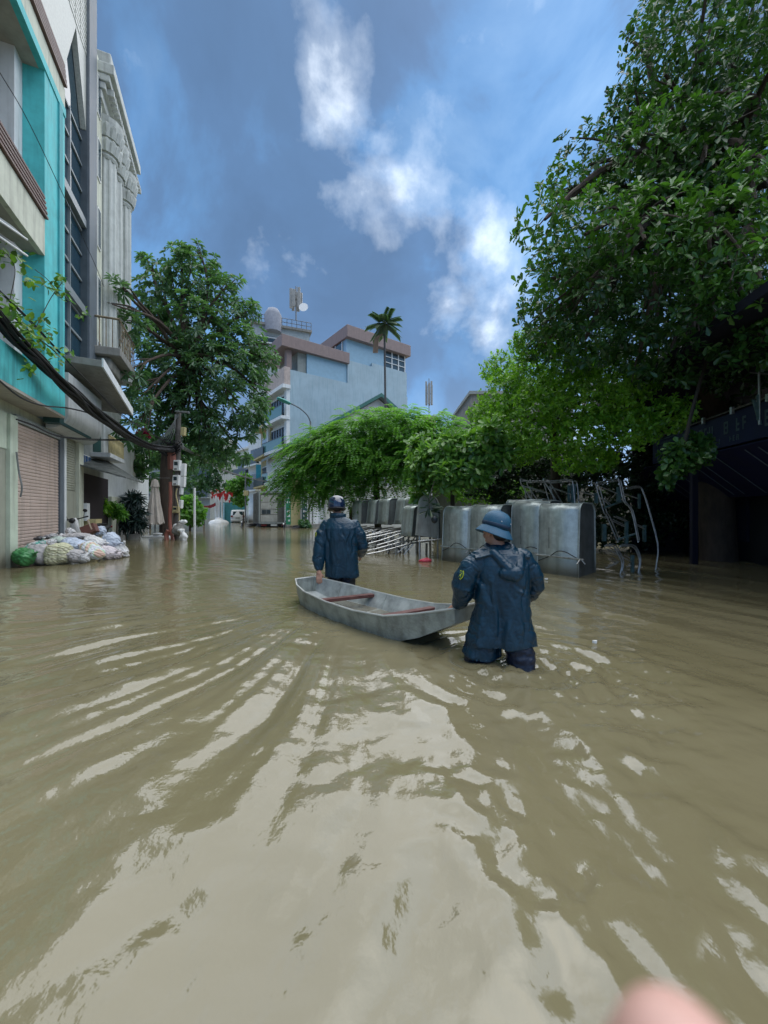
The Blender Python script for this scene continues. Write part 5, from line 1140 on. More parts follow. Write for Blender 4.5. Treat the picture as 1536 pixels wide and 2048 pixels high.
def strokes(mb, u0, n, z, h, w):                      # unreadable letters: uprights and cross bars of a bold face
    for k in range(n):
        u = u0+k*w*1.35
        if r.random() < .12: continue
        q = b0+Nn*-.006
        mb.obox(q+U*u+V(0, 0, z), U*w*.25, Nn*.004, V(0, 0, h))
        if r.random() < .7: mb.obox(q+U*(u+w*.7)+V(0, 0, z), U*w*.25, Nn*.004, V(0, 0, h))
        for zz in (0, .42, .82):
            if r.random() < .6: mb.obox(q+U*(u+w*.26)+V(0, 0, z+h*zz), U*w*.43, Nn*.004, V(0, 0, h*.18))
strokes(mb, 1.75, 5, .26, .26, .13); strokes(mb, 2.75, 5, .26, .26, .13); strokes(mb, 1.8, 5, .08, .11, .07); strokes(mb, 2.4, 5, .08, .11, .07); strokes(mb, 3.0, 5, .08, .11, .07); strokes(mb, 4.0, 6, .2, .3, .14)
for k in range(5): strokes(mb, .35, 10, .08+k*.10, .06, .07)
for (u0, u1, z0, z1) in ((.25, 1.5, .02, .04), (.25, 1.5, .60, .62), (.25, .27, .02, .62), (1.48, 1.5, .02, .62)): mb.obox(b0+Nn*-.006+U*u0+V(0, 0, z0), U*(u1-u0), Nn*.004, V(0, 0, z1-z0))
mb.build('lettering', bt, bn, kind='stuff')
rl = MB().tube([b0+V(0, 0, .70)+Nn*-.05, b0+U*6.5+V(0, 0, .70)+Nn*-.05], .018, 6)
for k in range(7): rl.obox(b0+U*(.5+k*.9)+V(0, 0, .62)+Nn*-.07, U*.06, Nn*.05, V(0, 0, .14))
rl.build('banner_rail', M['tubesteel'], bn)
p = W(1519, 850, 6.9); t = thing('shed_bracket', 'pale upright bracket with a crossbar beside the banner at the right edge', 'bracket', tuple(p))
MB().tube([p, W(1518, 745, 6.9)], .02, 6).tube([W(1500, 746, 6.9), W(1545, 750, 6.9)], .015, 6).build('pole', M['tubesteel'], t)
MB().obox(W(1505, 800, 6.9), V(.05, 0, 0), V(0, .02, 0), p-W(1505, 800, 6.9)).obox(W(1515, 790, 6.89), V(.06, 0, 0), V(0, .02, 0), V(0, 0, -.45)).build('v_plate', M['tubepaint'], t)
# ------------------------------------------------------------------ the sheet metal boat
A_ = V(.66, -.75, 0).normalized(); B_ = V(.75, .66, 0).normalized(); C0 = V(-.22, 4.5, 0)
t = thing('metal_boat', 'grey sheet metal flat-bottomed boat with two red-brown thwarts being pushed by the waders', 'boat', tuple(C0))
#        u     vl    vr    zg    bl    br    zb
ST_ = [(-1.40, -.15, .15, .30, -.12, .12, .10), (-1.15, -.26, .28, .265, -.21, .23, .0), (-.85, -.33, .38, .235, -.26, .30, -.06), (-.3, -.36, .44, .205, -.28, .34, -.08),
       (.25, -.36, .45, .205, -.28, .35, -.08), (.70, -.335, .42, .235, -.26, .32, -.05), (1.05, -.25, .30, .31, -.20, .23, .08), (1.42, -.15, .15, .41, -.13, .13, .275)]
def interp(u):
    us = [q[0] for q in ST_]; i = max(0, min(len(us)-2, next((k for k in range(len(us)-1) if u <= us[k+1]), len(us)-2)))
    f = (u-us[i])/(us[i+1]-us[i]); f2 = f
    return [ST_[i][k]*(1-f2)+ST_[i+1][k]*f2 for k in range(7)]
US = sorted(set([q[0] for q in ST_]+list(np.linspace(-1.4, 1.42, 40))))
def bp_(u, v, z): return C0+A_*u+B_*v+V(0, 0, z)
def dent(u, v): return .006*mnoise.noise(V(u*3.1, v*4, 2))
def section(u, ins=0, floor=None):
    _, vl, vr, zg, bl, br, zb = interp(u); zb = zb if floor is None else max(zb+.03, floor)
    r = []
    for k in range(5): f = k/4; r.append(bp_(u, (vl+ins)*(1-f)+(bl+ins)*f+dent(u, f), zg*(1-f)+zb*f))
    for k in range(1, 4): f = k/4; r.append(bp_(u, (bl+ins)*(1-f)+(br-ins)*f, zb+dent(u*1.3, f)*.6))
    for k in range(5): f = k/4; r.append(bp_(u, (br-ins)*(1-f)+(vr-ins)*f+dent(u, f+3), zb*(1-f)+zg*f))
    return r
hull = MB().loft([section(u) for u in US], cap=False, closed=False)
hull.build('hull', M['boat'], t, smooth=True)
ins_ = MB().loft([section(u, .010, .035) for u in US[1:-1]], cap=False, closed=False)
ins_.build('hull_inside', M['boatin'], t, smooth=True)
for u in (-1.4, 1.42):
    s = section(u); du = .012 if u < 0 else -.012
    e = MB().loft([s, [q+A_*du for q in s]]).build('transom', M['boat'], t)
rim = MB()
for side in (0, -1): rim.tube([section(u)[side] for u in US], .011, 6)
for u in (-1.4, 1.42): s = section(u); rim.tube([s[0], s[-1]], .011, 6)
rim.build('gunwale', mat('bright_worn_edge', (.55, .57, .55), .4, metal=.4), t, smooth=True)
for k, (ul, ur) in enumerate(((-.50, -.36), (.56, .70))):
    _, vl, vr, zg, *_r = interp(ul); _, vl2, vr2, zg2, *_r = interp(ur)
    a = bp_(ul, vl+.03, zg-.03); b = bp_(ur, vr2-.03, zg2-.03)
    MB().obox(a-A_*.035-V(0, 0, .035), b-a, A_*.085, V(0, 0, .04)).build('thwart', M['wood'], t, bevel=.004)
mb = MB()
for u in (-.95, -.1, .98):                              # welded seams across the inside
    s = section(u, .013, .040); mb.tube(s, .006, 5)
mb.build('weld_seam', M['boat'], t)
mb = MB()
for u in np.linspace(-1.3, 1.33, 46):
    s_ = section(u); n_ = (s_[1]-s_[0]).cross(A_).normalized()
    for k, sg in ((0, 1), (-1, -1)):
        a, b = (s_[0], s_[1]) if k == 0 else (s_[-1], s_[-2]); p = a.lerp(b, .22); q = -B_ if k == 0 else B_
        mb.ellip(p+q*.003, .0045, .0045, .0045, n=6, m=4)
mb.build('rivets', M['boat'], t, kind='stuff')
pts = [section(u, .012, .037) for u in np.linspace(-.85, .80, 24)]
MB().loft([[s_[4]+(s_[8]-s_[4])*f+V(0, 0, .004+.003*mnoise.noise(s_[4]*4+V(f*3, 0, 0))) for f in (.03, .2, .4, .6, .8, .97)] for s_ in pts], cap=False, closed=False).build('bilge_water', mat('bilge_puddle', (.20, .19, .15), .12, var=.5, scale=3), t, smooth='all')
# ------------------------------------------------------------------ people
CT = mat('teal_navy_raincoat', (0.0032, 0.036, 0.068), 0.36, c2=(0.0025, 0.026, 0.050), scale=5, spec=.5, bump=.45, bscale=13)
CT2 = mat('dark_navy_trousers', (0.006, 0.014, 0.036), 0.4, c2=(.004, .010, .026), scale=6, bump=.3, bscale=30)
HAT = mat('blue_pith_helmet_cloth', (0.012, 0.095, 0.175), 0.55, c2=(.010, .075, .145), scale=14, bump=.25, bscale=200)
HATB = mat('navy_hat_band', (0.010, 0.035, 0.075), .55)
def rot(axis, deg): return Matrix.Rotation(math.radians(deg), 3, axis)
def ringpts(c, hx, hy, p=2.4, n=28, tw=0.0):
    out = []
    for j in range(n):
        a = 2*math.pi*j/n+tw; ca, sa = math.cos(a), math.sin(a)
        out.append(Vector(c)+V(math.copysign(abs(ca)**(2/p), ca)*hx, math.copysign(abs(sa)**(2/p), sa)*hy, 0))
    return out
def head_into(mb, c, M3, s=1.0):
    """skull, jaw, nose, ears, brow, lips; the face looks along +y before M3"""
    E = lambda p, *r: mb.ellip(Vector(c)+M3 @ Vector(p)*s, *(q*s for q in r), M=M3, n=16, m=10)
    E((0, 0, .02), .076, .096, .105); E((0, .028, -.045), .060, .068, .070); E((0, .045, -.085), .034, .036, .030)
    E((0, .098, -.018), .013, .022, .026); E((0, .112, -.030), .017, .014, .012)           # nose
    E((0, .088, .018), .055, .018, .014)                                                  # brow
    for sx in (-1, 1):
        E((sx*.032, .088, -.020), .020, .014, .014); E((sx*.079, -.005, -.012), .010, .022, .034)    # cheek, ear
        E((sx*.030, .094, .002), .012, .008, .008)                                        # eyelid over the eye
    E((0, .094, -.058), .026, .013, .006); E((0, .092, -.069), .022, .013, .007)           # lips
def hand_into(mb, wrist, fwd, nrm, s=1.0, curl=1.0, thumb=1):
    """palm and five fingers; fwd points from wrist to knuckles, nrm out of the back of the hand"""
    f = Vector(fwd).normalized(); n = (Vector(nrm)-f*Vector(nrm).dot(f)).normalized(); x = f.cross(n); w = Vector(wrist)
    mb.capsule([w-f*.05*s, w+f*.01*s], [.026*s, .028*s], 10)
    for k in range(4): mb.capsule([w+x*(k-1.5)*.012*s, w+f*.085*s+x*(k-1.5)*.019*s], [.017*s, .012*s], 8)
    ln = (.066, .076, .072, .056)
    for k in range(4):
        p = w+f*.085*s+x*(k-1.5)*.0200*s; d = (f*1.0-n*.25*curl+x*(k-1.5)*.06).normalized(); pts = [p-f*.02*s, p]
        for seg, c_ in ((.45, .35), (.32, .75), (.23, .7)):
            d = (d-n*c_*curl).normalized(); p = p+d*ln[k]*s*seg; pts.append(p)
        mb.capsule(pts, [.0095*s, .0098*s, .0092*s, .0085*s, .0075*s], 8)
    p = w+f*.025*s-x*thumb*.030*s; d = (f*.7-x*thumb*.75-n*.45).normalized()
    mb.capsule([w-f*.0*s-x*thumb*.012*s, p, p+d*.032*s, p+(d*.6-n*.35+f*.5).normalized()*.058*s], [.016*s, .0135*s, .011*s, .009*s], 8)
def badge(c, u, v, parent, s):
    """shoulder patch: yellow rimmed shield, dark green field, yellow slanted device"""
    c = Vector(c); u = Vector(u).normalized(); v = (Vector(v)-u*Vector(v).dot(u)).normalized(); n = u.cross(v)
    sh = [(-.5, .55), (-.1, .66), (.5, .55), (.55, .0), (.35, -.42), (0, -.68), (-.35, -.42), (-.55, 0)]
    yl = mat('badge_yellow', (.50, .56, .05), .5); gr = mat('badge_green', (.015, .10, .07), .5)
    b = MB().prism([(a*s, q*s) for a, q in sh], c, u, v, n*.004).build('sleeve_badge', yl, parent)
    MB().prism([(a*s*.78, q*s*.78) for a, q in sh], c+n*.0045, u, v, n*.002).build('badge_field', gr, b)
    MB().prism([(a*s, q*s) for a, q in ((-.30, -.25), (.0, -.05), (.05, -.42), (.16, 0.02), (.36, .30), (.02, .14), (-.1, .42), (-.1, .05))], c+n*.007, u, v, n*.002).build('badge_device', yl, b)
def folds(lines, z0, z1, seed, amp=.010, xs=.18):
    """cloth folds: soft overall hang, long creases along given lines on the back, and crumpled sleeves"""
    def f(co, no):
        x, y, z = co[:, 0], co[:, 1], co[:, 2]; a = np.arctan2(y, x); k = np.clip((z1-z)/(z1-z0), 0, 1)
        d = np.sin(a*5+seed+2.0*pn(a*.9+seed, z*1.3))*(0.10+k*k)*amp*.9 + fbm(x*3.5+seed, z*1.5+y*3, 2)*amp*1.2
        for (xa, za, xb, zb, w, dep) in lines:
            u = np.clip(((x-xa)*(xb-xa)+(z-za)*(zb-za))/((xb-xa)**2+(zb-za)**2), 0, 1)
            px, pz = xa+u*(xb-xa)+.012*np.sin(u*7+xa*40), za+u*(zb-za); q = np.hypot(x-px, z-pz); e = np.sin(np.pi*np.clip(u*.9+.05, 0, 1))
            sd_ = (x-px)*(zb-za)-(z-pz)*(xb-xa); sd_ = sd_/np.hypot(xb-xa, zb-za)
            d += (-dep*np.exp(-(q/w)**2)+.6*dep*np.exp(-((sd_-1.6*w)/w)**2)*np.exp(-np.maximum(q-2.2*w, 0)**2/w**2))*e*(y < .03)
        sl = np.clip((np.abs(x)-xs)/.05, 0, 1)
        rdg = pn(x*3+z*10+seed, z*5-np.abs(x)*9+y*4)
        d += sl*amp*(1.3*rdg-3.5*np.clip(.13-np.abs(pn(x*4+z*7+seed*2, z*4-np.abs(x)*8+y*6)), 0, 1))
        fine = -np.clip(.10-np.abs(pn(x*11+z*5+seed, z*7-x*6+y*9)), 0, 1)*(.020+.03*sl)-np.clip(.08-np.abs(pn(x*7-z*13+seed*5, z*4+x*9)), 0, 1)*.022
        return co+no*(d+fine)[:, None]
    return f
def helmet_pith(parent, c, M3):
    dome = [(.115, -.004), (.118, .02), (.117, .05), (.109, .082), (.092, .108), (.064, .128), (.030, .138), (.004, .140)]
    sc = Matrix(((.93, 0, 0), (0, 1.12, 0), (0, 0, 1)))
    h = MB().lathe(dome, c, 28, M3 @ sc).build('pith_helmet', HAT, parent, smooth='all')
    mb = MB(); rings = []
    for r, z in ((.110, .004), (.124, -.012), (.140, -.034), (.153, -.054), (.156, -.060), (.153, -.062), (.138, -.042), (.122, -.022), (.108, -.010)):
        rings.append([Vector(c)+M3 @ (sc @ V(r*math.cos(a), r*math.sin(a)*(1.02 if math.sin(a) > 0 else 1.06), z-.014*math.sin(a)**2)) for a in np.linspace(0, 2*math.pi, 36, endpoint=False)])
    mb.loft(rings, cap=False).build('brim', HAT, h, smooth='all')
    MB().lathe([(.1165, .004), (.1195, .008), (.1195, .028), (.1165, .033)], c, 28, M3 @ sc).build('hat_band', HATB, h, smooth='all')
    for a in (-2.0, -1.1): p = Vector(c)+M3 @ (sc @ V(.115*math.cos(a), .115*math.sin(a), .052)); MB().ellip(p, .006, .006, .006, n=8, m=5).build('eyelet', M['tubesteel'], h)
    MB().ellip(Vector(c)+M3 @ V(0, 0, .142), .012, .012, .007, n=10, m=5).build('top_button', HAT, h)
# --- near wader (pith helmet, long hooded raincoat, left hand on the boat's raised end)
P0 = V(.975, 3.2, 0)
def nb_(x, y, z): return P0+V(x, y, z)
t = thing('person', 'person in long teal raincoat and blue pith helmet holding the near end of the boat', 'person', tuple(P0))
hc = nb_(-.035, .05, 1.075); HM = rot('Z', 32) @ rot('X', -8) @ rot('Y', 7)
wl = nb_(-.345, .18, .42); knL = V(.01, .35, -.9)
mb = MB(); head_into(mb, hc, HM)
mb.capsule([nb_(-.01, .01, .92), hc+V(0, -.01, -.05)], [.062, .056], 14)
mb.loft([ringpts(nb_(0, .01, z), hx, hy, 2.3) for z, hx, hy in ((.93, .07, .06), (.88, .15, .09), (.78, .17, .11), (.60, .145, .10), (.48, .15, .11), (.36, .16, .115))])
mb.capsule([nb_(-.17, .0, .86), nb_(-.30, .04, .62), wl+V(.02, -.04, .05), wl], [.05, .043, .034, .026], 12)
mb.capsule([nb_(.17, .0, .86), nb_(.27, .03, .65), nb_(.25, .20, .47)], [.05, .043, .03], 12)
hand_into(mb, wl+V(-.012, .012, -.012), V(-.55, .35, -.55), V(-.3, -.5, .8), 1.0, .9, thumb=-1)
hand_into(mb, nb_(.25, .22, .45), V(0, .5, -.8), V(.9, 0, .1), 1.0, .6, thumb=1)
for sx, kx, ky, fx in ((-1, -.17, .06, -.19), (1, .13, -.06, .14)):
    mb.capsule([nb_(sx*.085, .01, .40), nb_(kx, ky, .0), nb_(fx, ky-.04, -.36)], [.085, .058, .042], 12); mb.capsule([nb_(fx, ky-.06, -.40), nb_(fx-.02, ky+.12, -.42)], [.045, .04], 10)
remeshed(mb, 'body', M['skin'], t, .006, 4)
for sx in (-1, 1): MB().ellip(hc+HM @ V(sx*.030, .098, .001), .007, .005, .005, M=HM, n=8, m=6).build('eye', M['black'], t)
mb = MB(); mb.ellip(hc+HM @ V(0, -.012, .030), .080, .098, .098, M=HM); mb.ellip(hc+HM @ V(0, -.055, -.030), .066, .050, .050, M=HM); remeshed(mb, 'hair', M['hair'], t, .009, 3)
helmet_pith(t, hc+HM @ V(0, -.005, .048), rot('Z', 20) @ rot('X', 6) @ rot('Y', 15))
mb = MB()                                              # raincoat: body, sleeves, hood hanging behind, shoulder cape
mb.loft([ringpts(nb_(cx, cy, z), hx, hy, p) for z, cx, cy, hx, hy, p in ((.985, -.012, .03, .072, .068, 2.2), (.955, -.008, .015, .085, .078, 2.2), (.925, .0, .0, .150, .098, 2.2), (.885, .003, -.005, .205, .120, 2.3), (.82, .006, -.012, .220, .140, 2.4),
    (.70, .004, -.012, .216, .152, 2.5), (.56, .004, -.006, .220, .154, 2.5), (.42, .0, 0, .230, .158, 2.5), (.30, .0, .0, .252, .168, 2.6), (.19, .004, .0, .272, .176, 2.6), (.160, .004, .0, .274, .174, 2.6))])
mb.loft([ringpts(nb_(cx, .02, z), hx, .14, 2.6) for z, cx, hx in ((.40, -.12, .11), (.22, -.150, .135), (.055, -.165, .152))])       # left skirt panel drops lower
mb.capsule([nb_(-.16, .0, .865), nb_(-.255, .0, .77), nb_(-.315, .03, .63), nb_(-.300, .06, .555)], [.088, .098, .100, .090], 16)
mb.capsule([nb_(-.295, .06, .575), nb_(-.318, .12, .49), wl+V(.015, -.03, .035)], [.088, .074, .056], 16)
mb.capsule([nb_(.165, .0, .862), nb_(.245, .0, .76), nb_(.288, .03, .635)], [.085, .088, .080], 16)
mb.capsule([nb_(.288, .03, .64), nb_(.285, .10, .56), nb_(.262, .18, .49)], [.080, .072, .056], 16)
cz = .93                                              # collar of the hood round the neck and the pouch down the back
mb.tube([nb_(.105*math.sin(a)-.01, -.085*math.cos(a)+.02, cz+.012-.03*math.cos(a)) for a in np.linspace(-2.5, 2.5, 17)], [.030]*17, 10, flat=1.3)
mb.capsule([nb_(-.09, -.10, .92), nb_(.01, -.155, .80), nb_(.055, -.172, .735)], [.036, .050, .036], 12)
mb.capsule([nb_(.125, -.085, .90), nb_(.095, -.14, .80), nb_(.06, -.172, .735)], [.036, .050, .036], 12)
mb.loft([[nb_(-.10, -.09, .90), nb_(.14, -.08, .89), nb_(.06, -.165, .72)], [nb_(-.10, -.13, .915), nb_(.14, -.12, .905), nb_(.06, -.205, .725)]])
mb.ellip(nb_(.03, -.165, .765), .105, .045, .060, n=16, m=8)
mb.loft([[nb_(-.235, -.10, .862), nb_(-.12, -.12, .895), nb_(-.05, -.06, .95), nb_(-.14, .03, .945), nb_(-.215, .02, .90)], [nb_(-.24, -.105, .880), nb_(-.12, -.125, .915), nb_(-.05, -.06, .972), nb_(-.14, .03, .965), nb_(-.22, .02, .918)]])
mb.loft([[nb_(.07, -.10, .905), nb_(.20, -.09, .87), nb_(.225, .02, .885), nb_(.10, .03, .95)], [nb_(.07, -.105, .925), nb_(.205, -.095, .888), nb_(.23, .02, .905), nb_(.10, .03, .970)]])
fb = folds([(-.075, .74, -.055, .20, .020, .016), (-.17, .72, -.10, .50, .022, .016), (.17, .70, .12, .46, .018, .014), (.02, .70, .06, .52, .018, .009), (.13, .44, .16, .20, .024, .010), (-.16, .42, -.18, .12, .024, .012), (.06, .68, .19, .60, .016, .012), (.05, .40, .055, .2, .02, .007),
    (-.21, .74, -.15, .56, .018, .016), (-.24, .60, -.33, .52, .014, .014), (-.23, .56, -.33, .60, .012, .010), (.235, .62, .31, .55, .012, .012)], .10, .95, 1.7, .012)
def nd(co, no):                                        # the vent at the back, one panel lying over the other
    co = fb(co, no); x, y, z = co[:, 0], co[:, 1], co[:, 2]
    k = np.clip((.62-z)/.3, 0, 1)*(y < .02)*(z > .05); e = 1/(1+np.exp(-(x+.012+.02*np.sin(z*9))*160)); co[:, 1] -= k*(e-.5)*.030
    return co
rc = remeshed(mb, 'raincoat', CT, t, .0062, 3, nd)
badge(nb_(-.345, -.055, .735), V(.55, -.8, .2), V(.35, .05, 1), t, .060)
mb = MB()
mb.capsule([nb_(-.09, .02, .32), nb_(-.165, .05, .10), nb_(-.175, .05, -.12)], [.125, .135, .12], 18)
mb.capsule([nb_(.09, .0, .32), nb_(.140, -.05, .10), nb_(.155, -.07, -.12)], [.115, .115, .115], 18)
remeshed(mb, 'trousers', CT2, t, .009, 3, lambda co, no: co+no*(fbm(co[:, 0]*9, co[:, 2]*16+co[:, 1]*6, 3)*.016-np.abs(pn(co[:, 0]*14, co[:, 2]*20))*.012)[:, None])
# --- far wader (dark shiny helmet, teal jacket, left hand on the far end of the boat)
P0 = V(-.652, 5.72, 0); KX, KZ = 1.16, 1.0
t = thing('person', 'person in teal jacket and shiny dark helmet with a hand on the far boat end', 'person', tuple(P0))
hc = nb_(-.055, .02, 1.335); HM = rot('Z', 14) @ rot('X', -10)
wl = nb_(-.300, -.10, .385)
mb = MB(); head_into(mb, hc, HM)
mb.capsule([nb_(-.01, .0, 1.12), hc+V(0, -.01, -.05)], [.064, .058], 14)
mb.loft([ringpts(nb_(.01, .0, z), hx, hy, 2.3) for z, hx, hy in ((1.15, .07, .06), (1.10, .15, .09), (.98, .18, .115), (.80, .15, .105), (.66, .155, .11), (.5, .165, .115))])
mb.capsule([nb_(-.19, .0, 1.06), nb_(-.295, -.02, .70), wl+V(0, .0, .04), wl], [.052, .044, .034, .028], 12)
mb.capsule([nb_(.21, .0, 1.05), nb_(.325, .0, .76), nb_(.29, .2, .60)], [.052, .044, .03], 12)
hand_into(mb, wl+V(.004, -.014, -.018), V(.05, -.28, -.95), V(-.1, -.95, .25), 1.12, .55, thumb=1)
hand_into(mb, nb_(.29, .22, .59), V(0, .8, -.5), V(.9, 0, .1), 1.0, .6, thumb=1)
for sx in (-1, 1): mb.capsule([nb_(sx*.09, .01, .52), nb_(sx*.11, .03, .05), nb_(sx*.11, -.02, -.36)], [.09, .06, .045], 12); mb.capsule([nb_(sx*.11, -.04, -.40), nb_(sx*.12, .13, -.42)], [.045, .04], 10)
remeshed(mb, 'body', M['skin'], t, .006, 4)
for sx in (-1, 1): MB().ellip(hc+HM @ V(sx*.030, .098, .001), .007, .005, .005, M=HM, n=8, m=6).build('eye', M['black'], t)
mb = MB(); mb.ellip(hc+HM @ V(0, -.012, .020), .081, .099, .098, M=HM); mb.ellip(hc+HM @ V(0, -.05, -.045), .066, .052, .05, M=HM); remeshed(mb, 'hair', M['hair'], t, .009, 3)
hm = mat('shiny_navy_helmet', (0.010, 0.022, 0.060), .14, var=.1, coat=.8, spec=.7)
S_ = HM @ Matrix(((.98, 0, 0), (0, 1.1, 0), (0, 0, 1)))
S_ = S_ @ Matrix.Scale(1.12, 3)
h = MB().lathe([(.112, -.055), (.118, -.03), (.118, .02), (.112, .06), (.094, .098), (.064, .122), (.03, .133), (.004, .135)], hc+V(0, 0, .01), 28, S_).build('helmet', hm, t, smooth='all')
MB().lathe([(.117, -.062), (.122, -.056), (.122, -.046), (.117, -.042)], hc+V(0, 0, .01), 28, S_).build('helmet_rim', M['black'], h, smooth='all')
mb = MB(); mb.loft([[hc+HM @ V(x, y, z) for x, y, z in ((-.10, .09, .0), (.10, .09, .0), (.075, .185, -.012), (-.075, .185, -.012))], [hc+HM @ V(x, y, z+.008) for x, y, z in ((-.10, .09, .0), (.10, .09, .0), (.075, .185, -.012), (-.075, .185, -.012))]]).build('peak', hm, h)
MB().ellip(hc+HM @ V(.0, -.130, -.028), .012, .004, .006, M=HM, n=8, m=5).build('helmet_stud', M['whiteclean'], h)
MB().ellip(hc+HM @ V(-.118, .01, .03), .006, .020, .024, M=HM, n=10, m=6).build('helmet_sticker', mat('sticker_yellow', (.5, .45, .2), .5), h)
mb = MB()
for sx in (-1, 1): mb.tube(spline([hc+HM @ V(sx*.112, .03, -.05), hc+HM @ V(sx*.075, .05, -.10), hc+HM @ V(sx*.02, .06, -.13)], 4), .006, 6)
mb.build('chin_strap', M['black'], h)
mb = MB()
mb.loft([ringpts(nb_(cx, cy, z), hx, hy, p) for z, cx, cy, hx, hy, p in ((1.225, -.040, .015, .080, .074, 2.2), (1.180, -.035, .005, .094, .084, 2.2), (1.145, -.015, .0, .160, .105, 2.2), (1.09, .005, -.005, .225, .130, 2.3), (1.01, .012, -.02, .246, .150, 2.4),
    (.86, .020, -.02, .240, .160, 2.5), (.66, .026, -.012, .238, .158, 2.5), (.48, .032, -.004, .246, .156, 2.5), (.31, .036, .0, .256, .158, 2.6), (.285, .036, .0, .256, .156, 2.6))])
mb.capsule([nb_(-.20, .0, 1.055), nb_(-.265, -.02, .92), nb_(-.300, -.04, .72), nb_(-.310, -.07, .54), wl+V(0, .01, .05)], [.090, .098, .094, .086, .064], 16)
mb.capsule([nb_(.215, .0, 1.05), nb_(.292, .0, .90), nb_(.338, .02, .74)], [.092, .094, .084], 16)
mb.capsule([nb_(.338, .02, .75), nb_(.335, .09, .68), nb_(.30, .18, .60)], [.084, .076, .056], 16)
mb.tube([nb_(.100*math.sin(a)-.035, -.094*math.cos(a)+.012, 1.20) for a in np.linspace(-2.6, 2.6, 17)], [.025]*17, 10, flat=1.5)
remeshed(mb, 'jacket', CT, t, .0075, 3, folds([(-.19, .95, -.14, .50, .022, .020), (-.10, 1.05, -.16, .80, .020, .012), (.02, 1.06, .09, .86, .020, .011), (.17, 1.0, .12, .70, .020, .014), (.10, .80, .13, .36, .022, .009), (-.05, .70, -.06, .34, .022, .010), (.22, .92, .18, .62, .018, .016), (-.28, .62, -.34, .52, .014, .012), (-.02, .95, .0, .6, .025, .007)], .28, 1.15, 4.1, .012, .20))
badge(nb_(-.352, -.065, .915), V(.5, -.85, .05), V(.15, .0, 1), t, .058)
mb = MB()
mb.capsule([nb_(-.07, .02, .42), nb_(-.09, .04, .10), nb_(-.11, .02, -.15)], [.12, .105, .10], 16)
mb.capsule([nb_(.12, .0, .42), nb_(.12, .02, .10), nb_(.11, .0, -.15)], [.12, .105, .10], 16)
remeshed(mb, 'trousers', CT2, t, .010, 3, lambda co, no: co+no*(fbm(co[:, 0]*9, co[:, 2]*16+co[:, 1]*6, 3)*.012)[:, None])
# --- the photographer's fingertip in the lower right corner, close to the lens
t = thing('finger', 'blurred pink fingertip poking in at the lower right corner, close to the lens', 'finger', tuple(W(1360, 2048, .045)))
Yf = .042; mb = MB()
tip = W(1372, 2088, Yf); rr = 150/F*Yf
mb.capsule([tip+V(.012, .012, -.055), tip+V(.005, .006, -.030), tip+V(.001, .002, -.012), tip+V(-.0002, 0, -.0040)], [rr*1.15, rr*1.2, rr*1.1, rr*.86], 20)
remeshed(mb, 'fingertip', mat('finger_skin', (.62, .37, .31), .5, var=.1, scale=60), t, .0009, 8)
mb = MB().ellip(tip+V(.0005, -.0062, -.0035), .0052, .0016, .0062, rot('X', -12), 16, 10); mb.build('nail', mat('nail_pink', (.55, .32, .28), .3), t, smooth='all')
# ------------------------------------------------------------------ heap of sandbags and rubbish by the shutter
def bag(label, px, py, Y, w, h, m, tilt=0, cat='sandbag', knot=True, seed=0, name='sandbag'):
    """a woven sack: a lumpy pillow with a gathered mouth"""
    c = W(px, py, Y); rx = w/2/F*Y; rz = h/2/F*Y; ry = (rx+rz)*.55; R = rot('Y', tilt)
    mb = MB(); r = random.Random(seed)
    mb.ellip(c, rx, ry, rz, R, 18, 10)
    mb.ellip(c+R @ V(-rx*.35, 0, rz*.1), rx*.6, ry*.95, rz*.95, R); mb.ellip(c+R @ V(rx*.35, -ry*.1, -rz*.1), rx*.6, ry*.95, rz*.95, R)
    if knot:
        mb.capsule([c+R @ V(rx*.8, 0, rz*.3), c+R @ V(rx*1.12, -ry*.1, rz*.55)], [rz*.28, rz*.16], 10); mb.ellip(c+R @ V(rx*1.25, -ry*.1, rz*.7), rx*.16, ry*.3, rz*.22, R, 10, 6)
    def f(co, no):
        s = seed*3.1; cr = -np.clip(.22-np.abs(pn(co[:, 0]*8+s, co[:, 2]*10+co[:, 1]*7)), 0, 1)*.09-np.clip(.15-np.abs(pn(co[:, 0]*17+s, co[:, 2]*20)), 0, 1)*.05
        return co+no*(cr+.02*pn(co[:, 0]*5+s, co[:, 2]*5))[:, None]
    o = remeshed(mb, name, m, None, max(.010, rz*.09), 2, f)
    return tag(o, label, cat, 'sacks heaped before the shutter')
def stripe_mat(name, c1, c2, sc, c3=None, ang=0.3):
    m = bpy.data.materials.new(name); m.use_nodes = True; nt = m.node_tree; N = nt.nodes.new; L = nt.links.new; b = nt.nodes['Principled BSDF']
    tc = N('ShaderNodeTexCoord'); mp = N('ShaderNodeMapping'); mp.inputs['Rotation'].default_value = (0, ang, .2); L(tc.outputs['Object'], mp.inputs[0])
    w = N('ShaderNodeTexWave'); w.inputs['Scale'].default_value = sc; w.inputs['Distortion'].default_value = 1.5; w.inputs['Detail'].default_value = 2; L(mp.outputs[0], w.inputs[0])
    r = N('ShaderNodeValToRGB'); L(w.outputs[1], r.inputs[0]); e = r.color_ramp.elements; e[0].position = .35; e[0].color = (*c1, 1); e[1].position = .62; e[1].color = (*c2, 1)
    if c3: q = e.new(.85); q.color = (*c3, 1)
    L(r.outputs[0], b.inputs['Base Color']); b.inputs['Roughness'].default_value = .5
    n = N('ShaderNodeTexNoise'); n.inputs['Scale'].default_value = 60; L(tc.outputs['Object'], n.inputs[0]); bp = N('ShaderNodeBump'); bp.inputs['Strength'].default_value = .3; bp.inputs['Distance'].default_value = .01
    L(n.outputs[0], bp.inputs['Height']); L(bp.outputs[0], b.inputs['Normal']); return m
